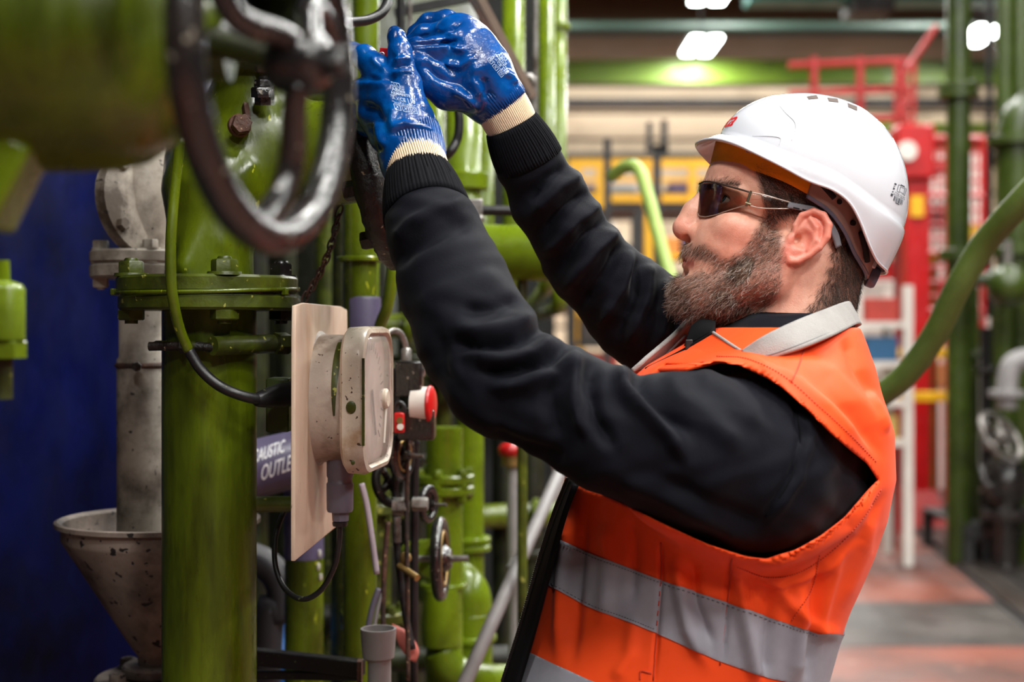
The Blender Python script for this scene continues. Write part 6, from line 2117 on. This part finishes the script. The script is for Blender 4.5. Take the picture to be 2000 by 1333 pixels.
M_LENS = glass_mat('smoke_lens', (0.80, 0.73, 0.66, 1))
M_CLEAR = glass_mat('clear_plastic', (0.93, 0.92, 0.90, 1), 0.08)
lx = lambda y: 107 - 0.0086 * y * y
TOPL = [(0, 43.5), (12, 45), (25, 45), (38, 44), (50, 42.5), (70, 40.5)]
BOTL = [(0, 27), (6, 24), (12, 10), (20, 4.5), (32, 4), (44, 8), (56, 16), (70, 26)]
for s in (1, -1):
    ys = np.linspace(0.8, 70, 26)
    ztop = np.interp(ys, *zip(*TOPL))
    zbot = np.interp(ys, *zip(*BOTL))
    rws = [[HV(lx(yy) - 3 * (1 - t) ** 2, yy * s, zb + (zt - zb) * t) for yy, zb, zt in zip(ys, zbot, ztop)] for t in np.linspace(0, 1, 10)]
    ln_ = MB().grid(rws).build('lens', M_LENS, glasses, 180)
    edge = [rws[-1][i] for i in range(26)]
    MB().tube(edge, 0.0011, 6).build('lens_rim', plain('dark_lens_edge', srgb(58, 46, 40), 0.3), ln_, 180)
    MB().tube(rws[0], 0.0006, 6).build('lens_rim', plain('pale_lens_edge', srgb(150, 132, 118), 0.3), ln_, 180)
    # clear arm and grey tip
    c1 = [[HV(64.5, 70 * s, 26), HV(48, 73 * s, 27), HV(30, 75.5 * s, 32), HV(18, 76 * s, 36)], [HV(64.5, 70.5 * s, 33), HV(48, 73.5 * s, 34), HV(30, 76 * s, 36.5), HV(18, 76.5 * s, 39)], [HV(64.5, 70 * s, 40.5), HV(48, 73 * s, 42), HV(30, 75.5 * s, 42.5), HV(18, 76 * s, 43)]]
    MB().grid(sheet(c1, 6, 4)).build('temple_arm', M_CLEAR, glasses, 180, solid=0.002)
    MB().tube(smooth_pts([HV(64.5, 70.5 * s, 40.5), HV(48, 73.5 * s, 42), HV(30, 76 * s, 42.5), HV(18, 76.5 * s, 43)], 5), 0.0009, 6).build('arm_rib', plain('pale_clear_edge', srgb(206, 190, 176), 0.15, 0, **{'Specular IOR Level': 0.8}), glasses, 180)
    MB().tube(smooth_pts([HV(64.5, 70.5 * s, 26), HV(48, 73.5 * s, 27), HV(30, 76 * s, 32), HV(18, 76.5 * s, 36)], 5), 0.0008, 6).build('arm_rib', plain('pale_clear_edge', srgb(206, 190, 176), 0.15), glasses, 180)
    MB().cyl(HV(63, 71.5 * s, 24), HV(63, 71.5 * s, 42), 0.0014, 8).build('hinge', plain('hinge_steel', srgb(150, 136, 110), 0.25, 0.8), glasses)
    MB().cyl(HV(65, 71 * s, 27), HV(59, 72.5 * s, 27), 0.0022, 10).build('hinge_screw', plain('hinge_steel', srgb(150, 136, 110), 0.25, 0.8), glasses)
    g1 = [[HV(20, 76 * s, 36), HV(4, 78.5 * s, 38), HV(-12, 78.5 * s, 40), HV(-26, 76 * s, 34), HV(-40, 72 * s, 22), HV(-48, 70 * s, 12)], [HV(20, 76.5 * s, 43), HV(4, 79 * s, 45), HV(-12, 79 * s, 46.5), HV(-28, 76.5 * s, 41), HV(-44, 72.5 * s, 29), HV(-53, 70 * s, 17)]]
    gt = MB().grid(sheet(g1, 6, 3)).build('temple_tip', plain('grey_rubber', srgb(132, 134, 142), 0.5), glasses, 180, solid=0.003)
    for k in range(2):
        MB().bar(HV(14 - 10 * k, (79 + k) * s, 38.2 + k), HV(7 - 10 * k, (79.6 + k) * s, 38.8 + k), 0.001, 0.0016).build('slot', plain('black_gap', (0.006, 0.005, 0.005, 1), 0.9), gt)
MB().tube(smooth_pts([HV(101, -9, 18), HV(104, -4, 27), HV(105, 0, 30), HV(104, 4, 27), HV(101, 9, 18)], 5), 0.0016, 8).build('nose_bridge', plain('dark_lens_edge', srgb(58, 46, 40), 0.3), glasses, 180)
v, f = text_mesh('rota', 5.2, 0.2, 0.05)
MB().add([HV(44 - a, 75.6 + 0.09 * a, 39.0 + b * 0.9 + a * 0.02) for a, b in v], f).build('arm_lettering', plain('black_print', srgb(40, 34, 32), 0.5), glasses, 180)
# ------------------------------------------------------------------ right hand pipework and the far hall
t = thing('ribbed_green_hose', 'thick ribbed green hose slanting across the right side', 'hose', P(1712, 780, 2.7))
hp = smooth_pts([P(1640, 830, 2.75), P(1712, 778, 2.7), P(1772, 730, 2.66), P(1828, 650, 2.62), P(1872, 560, 2.58), P(1920, 480, 2.55), P(1975, 415, 2.5), P(2040, 345, 2.46), P(2100, 280, 2.42)], 26)
MB().tube(hp, S(25, 2.6), 20, rfun=lambda s: 1 + 0.02 * math.sin(s * len(hp) * 2.4)).build('hose', paint('ribbed_hose_rubber', srgb(78, 94, 36), 0.55, 0.2), t, 180)

t = vpipe('green_column_pipe', 'upright green pipe with a dark flange near the right edge', 1872, 9.3, -80, 900, 23, M_GDK, z0=0)
for yy in (192, 176):
    flange(t, P(1872, yy, 9.3), (0, 0, 1), S(40, 9.3), S(12, 9.3), M_GDK, 6, S(34, 9.3), 0.012, 0.014, 0.2)
flange(t, P(1872, 510, 9.3), (0, 0, 1), S(38, 9.3), S(22, 9.3), M_GDK)
t = vpipe('green_column_pipe', 'broad green pipe pair running up the right edge', 1962, 9.0, -80, 900, 16, M_GDK)
MB().cyl(P(1992, 900, 9.05), P(1992, -80, 9.05), S(20, 9.05), 28).build('second_tube', M_GDK, t)
t = vpipe('black_conduit', 'thin dark conduit between the right hand green pipes', 1932, 9.2, -80, 620, 6, M_BLK)
t = thing('green_pipe_elbow', 'large green elbow with a flange entering from the right edge', 'pipe', P(1985, 560, 8.6))
MB().tube(smooth_pts([P(2090, 195, 8.6), P(2040, 200, 8.6), P(2002, 222, 8.6), P(1986, 262, 8.6), P(1984, 330, 8.6), P(1984, 470, 8.6), P(1984, 560, 8.6)], 8), S(38, 8.6), 28).build('bend', M_GDK, t, 180)
flange(t, P(1984, 284, 8.6), (0, 0, 1), S(56, 8.6), S(16, 8.6), M_GDK, 6, S(48, 8.6), 0.011, 0.012, 0.2)
flange(t, P(1984, 500, 8.6), (0, 0, 1), S(54, 8.6), S(16, 8.6), M_GDK)
t = thing('green_ball_valve', 'round green valve body at the right edge above the grey elbow', 'valve', P(1965, 610, 8.4))
MB().ball(P(1968, 558, 8.4), S(42, 8.4), 28, 16).build('ball', M_GDK, t)
MB().cyl(P(1900, 545, 8.5), P(2050, 550, 8.4), S(14, 8.4), 20).build('tube', M_GDK, t)
MB().cyl(P(1968, 530, 8.4), P(1968, 470, 8.4), S(9, 8.4), 12).build('stem', M_STL, t)
t = thing('grey_elbow_pipe', 'pale grey elbow pipe at the right edge', 'pipe', P(1962, 775, 8.5))
MB().tube(smooth_pts([P(2060, 700, 8.5), P(2010, 700, 8.5), P(1980, 710, 8.5), P(1968, 740, 8.5), P(1966, 800, 8.5)], 8), S(20, 8.5), 20).build('bend', M_PVCG, t, 180)
flange(t, P(1966, 775, 8.5), (0, 0, 1), S(34, 8.5), S(12, 8.5), M_PVCG)
t = thing('green_post_with_ball', 'slim green post topped by a pale green ball by the red column', 'post', P(1820, 930, 12.2))
MB().cyl((P(1820, 0, 12.2).x, 12.2, 0), P(1820, 520, 12.2), S(9, 12.2), 16).build('post', M_GDK, t)
MB().ball(P(1814, 505, 12.2), S(18, 12.2), 20, 12).build('ball', M_GL, t)
MB().cyl(P(1814, 505, 12.2), P(1872, 510, 12.2), S(7, 12.2), 12).build('arm', M_GDK, t)
for i, (px, py, d, R, lb) in enumerate(((1955, 855, 8.8, 52, 'dark valve with a grey handwheel low at the right edge'), (1880, 880, 9.6, 30, 'dark valve with a small dark handwheel by the lower right pipes'), (1945, 940, 9.0, 36, 'dark valve with a dark handwheel above the plank floor'))):
    tt_ = thing('floor_valve', lb, 'valve', (P(px, 0, d).x, d, 0))
    small_wheel('floor_valve', lb, P(px, py, d), (0.5, -0.6, 0.5), S(R, d), S(6, d), (M_STL, M_IRON, M_IRON)[i], 5, 0.14, root=tt_)
    b0 = P(px + 8, py + 30, d + 0.25)
    MB().lathe((b0.x, b0.y, 0), (0, 0, 1), [(0.15, 0), (0.15, 0.03), (0.08, 0.05), (0.08, b0.z * 0.55), (0.13, b0.z * 0.66), (0.14, b0.z * 0.8), (0.08, b0.z * 0.95), (0.04, b0.z)], 28).build('body', M_IRON, tt_)
    flange(tt_, (b0.x, b0.y, b0.z * 0.45), (0, 0, 1), 0.16, 0.05, M_IRON, 6, 0.13, 0.02, 0.02)
for i, (px, d, y0, rp) in enumerate(((1898, 9.5, 560, 14), (1926, 9.2, 640, 12), (1950, 9.9, 600, 16), (1985, 9.4, 620, 18), (2010, 9.2, 600, 22))):
    t = vpipe('low_green_riser', ['first low green riser right of the flanged column pipe', 'second low green riser, thin and dark', 'third low green riser behind the grey elbow', 'fourth low green riser at the right edge', 'last low green riser cut by the right edge'][i], px, d, y0, 1000, rp, (M_GDK, M_BLK, M_GDK, M_GDK, M_GDK)[i], 'low risers at the right', z0=0)
    flange(t, P(px, 700 + 30 * i, d), (0, 0, 1), S(rp * 1.7, d), S(12, d), (M_GDK, M_IRON, M_GDK, M_GDK, M_GDK)[i])
t = thing('dark_skid_frame', 'dark steel skid frame under the right hand valves', 'frame', (3.35, 9.6, 0))
for xx in (2.95, 3.9):
    for yy in (9.2, 10.1):
        MB().box((xx, yy, 0.1), (0.06, 0.06, 0.2)).build('leg', M_STEEL, t)
MB().box((3.42, 9.2, 0.22), (1.0, 0.06, 0.06)).build('rail', M_STEEL, t)
MB().box((3.42, 10.1, 0.22), (1.0, 0.06, 0.06)).build('rail', M_STEEL, t)
MB().box((3.42, 9.65, 0.26), (1.0, 0.95, 0.02)).build('tray', M_STEEL, t)
t = thing('bollard', 'dark grey bollard standing where the planks meet the red path', 'bollard', P(1800, 990, 12.3))
bp = P(1800, 990, 12.3)
MB().lathe((bp.x, bp.y, 0), (0, 0, 1), [(0.075, 0), (0.075, 0.60), (0.068, 0.64), (0.03, 0.655)], 28).build('post', paint('charcoal_paint', srgb(52, 52, 56), 0.5, 0.1), t)
MB().lathe((bp.x, bp.y, 0), (0, 0, 1), [(0.13, 0), (0.13, 0.015), (0.08, 0.02)], 28).build('base_plate', M_STEEL, t)

# --- red machine tower
DT = 11.0
t = thing('red_column', 'bright red machine column behind the hard hat', 'column', (P(1786, 0, DT).x, DT, 0))
cx_ = P(1786, 0, DT).x
z_t = P(0, 330, DT).z
MB().box((cx_, DT, z_t / 2), (0.17, 0.2, z_t)).build('post', M_RED, t, bevel=0.01)
MB().box((cx_ - 0.02, DT, P(0, 300, DT).z), (0.27, 0.3, 0.42)).build('head_box', M_RED, t, bevel=0.02)
MB().lathe((P(1772, 0, DT - 0.17).x, DT - 0.16, P(0, 300, DT).z), (0, -1, 0), [(0.075, 0), (0.075, 0.02)], 28).build('white_dial', M_WHT, t)
MB().box((P(1792, 0, DT - 0.12).x, DT - 0.11, P(0, 405, DT).z), (0.10, 0.02, 0.16)).build('yellow_plate', M_YELR, t)
MB().box((cx_, DT, 0.15), (0.5, 0.5, 0.3), None, 0.5).build('foot', M_REDD, t)
t = thing('red_lattice_mast', 'red lattice mast rising from the column head', 'mast', P(1765, 330, 12.0))
for px in (1748, 1782):
    MB().cyl(P(px, 340, 12), P(px + 4, 120, 12), S(5, 12), 8).build('chord', M_REDD, t)
for i in range(7):
    y0 = 130 + i * 30
    MB().cyl(P(1750 if i % 2 else 1784, y0, 12), P(1784 if i % 2 else 1750, y0 + 30, 12), S(4, 12), 6).build('brace', M_REDD, t)
MB().cyl(P(1775, 130, 12), P(1830, 50, 12), S(6, 12), 8).build('jib', M_REDD, t)
t = thing('red_guard_rail', 'faded red guard rail high above the hard hat', 'railing', P(1680, 200, 12.5))
for px in (1590, 1680, 1765):
    MB().cyl(P(px, 330, 12.5), P(px, 112, 12.5), S(8, 12.5), 10).build('post', M_REDD, t)
for yy in (122, 178, 234):
    MB().cyl(P(1540, yy + 6, 12.5), P(1775, yy - 4, 12.5), S(7, 12.5), 10).build('rail', M_REDD, t)
MB().box(P(1680, 338, 12.5), (S(280, 12.5), 1.2, 0.1)).build('platform', M_REDD, t)
for px in (1590, 1765):
    a = P(px, 338, 12.5)
    MB().box((a.x, 12.5, a.z / 2), (0.14, 0.14, a.z)).build('leg', M_REDD, t)
t = thing('red_cage', 'red wire mesh cage around the machine at the right', 'cage', (P(1850, 0, 11.6).x, 11.6, 0))
for i in range(9):
    px = 1800 + i * 15
    MB().cyl((P(px, 0, 11.6).x, 11.6, 0.0), P(px, 265, 11.6), S(2.6 if i % 4 else 6, 11.6), 6).build('bar', M_RED, t)
for i in range(15):
    yy = 270 + i * 28
    MB().cyl(P(1796, yy, 11.6), P(1924, yy, 11.6), S(2.6 if i % 4 else 6, 11.6), 6).build('cross_bar', M_RED, t)
t = thing('white_control_cabinet', 'off white control cabinet behind the red mesh cage', 'cabinet', (P(1850, 0, 13.6).x, 13.6, 0))
MB().box((P(1850, 0, 13.6).x, 13.6, 1.6), (0.7, 0.5, 3.2)).build('body', M_WHT, t, bevel=0.01)
for i, (dx, zz, cc) in enumerate(((-0.15, 2.6, (60, 50, 46)), (0.15, 2.4, (220, 190, 60)), (-0.1, 1.9, (150, 40, 36)), (0.12, 1.5, (70, 60, 56)), (-0.12, 1.1, (190, 150, 90)))):
    MB().box((P(1850, 0, 13.6).x + dx, 13.34, zz), (0.22, 0.03, 0.22)).build('panel', paint('cabinet_panel_%d' % i, srgb(*cc), 0.5, 0.1), t)
t = thing('yellow_barrier', 'two bar yellow barrier in front of the red column', 'barrier', (P(1815, 0, 10).x, 10.0, 0))
for yy in (690, 775):
    MB().box(P(1818, yy, 10.0), (S(172, 10), 0.05, S(19, 10))).build('bar', M_YELR, t, bevel=0.006)
for px in (1745, 1900):
    a = P(px, 675, 10.0)
    MB().box((a.x, 10.05, a.z / 2), (0.06, 0.06, a.z)).build('post', M_REDD, t)

BOXC = [(222, 214, 206), (196, 180, 160), (150, 130, 150), (60, 52, 48), (226, 140, 60), (190, 160, 90), (90, 80, 120), (40, 90, 130), (176, 60, 50), (120, 100, 86)]


def clutter(name, label, cat, px0, px1, py0, py1, d, n, seed, frame_mat, group=None):
    """equipment rack: frame with shelves and boxes on them"""
    rg_ = random.Random(seed)
    a, b = P(px0, py1, d), P(px1, py0, d)
    t = thing(name, label, cat, ((a.x + b.x) / 2, d, 0), group)
    for xx in (a.x, b.x):
        for yy in (d - 0.25, d + 0.25):
            MB().box((xx, yy, b.z / 2), (0.06, 0.06, b.z)).build('upright', frame_mat, t)
    for k in range(n):
        z = a.z + (b.z - a.z) * k / n
        MB().box(((a.x + b.x) / 2, d, z), (b.x - a.x, 0.55, 0.04)).build('shelf', frame_mat, t)
    return t, a, b


def goods(a, b, d, n, seed, where):
    rg_ = random.Random(seed)
    for k in range(n):
        z = a.z + (b.z - a.z) * k / n + 0.02
        x_ = a.x + 0.05
        gap = (b.z - a.z) / n - 0.05
        j = 0
        while x_ < b.x - 0.25:
            w = rg_.uniform(0.18, 0.42)
            w = min(w, b.x - 0.04 - x_)
            h = gap * rg_.uniform(0.45, 0.95)
            ci = rg_.randrange(len(BOXC))
            cname = ['white', 'beige', 'lilac', 'dark', 'orange', 'ochre', 'violet', 'blue', 'red', 'brown'][ci]
            o = MB().box((x_ + w / 2, d - 0.05, z + h / 2), (w - 0.03, 0.36, h)).build('storage_box', paint('storage_box_%d' % ci, srgb(*BOXC[ci]), 0.55, 0.1), None, bevel=0.008)
            tag(o, '%s box, %s from left on the %s shelf of the %s' % (cname, ['first', 'second', 'third', 'fourth', 'fifth', 'sixth', 'seventh', 'eighth', 'ninth', 'tenth'][min(j, 9)], ['lowest', 'second', 'third', 'fourth', 'fifth', 'sixth', 'seventh'][k], where), 'box', 'boxes on the %s' % where)
            x_ += w
            j += 1


t, a, b = clutter('storage_rack', 'tall storage rack under the yellow railing left of the face', 'rack', 1115, 1245, 415, 760, 11.5, 4, 3, M_STEEL)
goods(a, b, 11.5, 4, 5, 'rack left of the face')
t, a, b = clutter('storage_rack', 'low storage rack just beyond the nose and beard', 'rack', 1262, 1420, 420, 760, 12.5, 4, 4, M_YELR)
goods(a, b, 12.5, 4, 8, 'rack beyond the nose')
t, a, b = clutter('storage_rack', 'white framed rack behind the collar at the right', 'rack', 1655, 1752, 560, 860, 9.5, 4, 6, M_WHT)
goods(a, b, 9.5, 4, 12, 'white rack behind the collar')
t = thing('yellow_railing', 'yellow platform railing in the far hall left of the face', 'railing', P(1270, 420, 13.0))
for yy, hh in ((320, 17), (352, 8), (388, 14)):
    MB().box(P(1275, yy, 13.0), (S(330, 13), 0.06, S(hh, 13))).build('rail', M_YELR, t)
for px in (1128, 1172, 1264, 1352, 1425):
    MB().box(P(px, 360, 13.0), (S(14, 13), 0.07, S(96, 13))).build('post', M_YELR, t)
MB().box(P(1275, 408, 13.5), (S(340, 13), 1.0, 0.1)).build('platform', M_STEEL, t)
for px in (1128, 1425):
    a = P(px, 410, 13.3)
    MB().box((a.x, 13.3, a.z / 2), (0.12, 0.12, a.z)).build('leg', M_YELR, t)
for i, (px, py, w, h, c, lb) in enumerate(((1210, 430, 60, 40, (150, 160, 170), 'grey machine hood on the yellow platform'), (1330, 380, 50, 46, (96, 90, 130), 'violet crate on the yellow platform'), (1390, 372, 40, 50, (70, 60, 56), 'dark crate on the yellow platform'), (1145, 380, 40, 40, (120, 110, 120), 'grey crate on the yellow platform'))):
    a = P(px, 404, 13.5)
    o = MB().box((a.x, 13.5, a.z + S(h, 13.5) / 2), (S(w, 13.5), 0.4, S(h, 13.5))).build('platform_crate', paint('crate_%d' % i, srgb(*c), 0.6, 0.1), None, bevel=0.01)
    tag(o, lb, 'crate', 'crates on the yellow platform')
t = thing('red_crane_base', 'low red machine base behind the white rack', 'machine', (P(1700, 0, 14).x, 14, 0))
MB().box((P(1700, 0, 14).x, 14, 1.1), (1.5, 0.8, 2.2)).build('body', M_RED, t, bevel=0.03)
MB().box((P(1700, 0, 14).x, 13.55, 1.3), (1.1, 0.1, 0.5)).build('panel', M_WHT, t, bevel=0.02)
MB().box((P(1700, 0, 14).x, 13.55, 1.9), (1.2, 0.1, 0.2)).build('stripe', M_WHT, t, bevel=0.02)
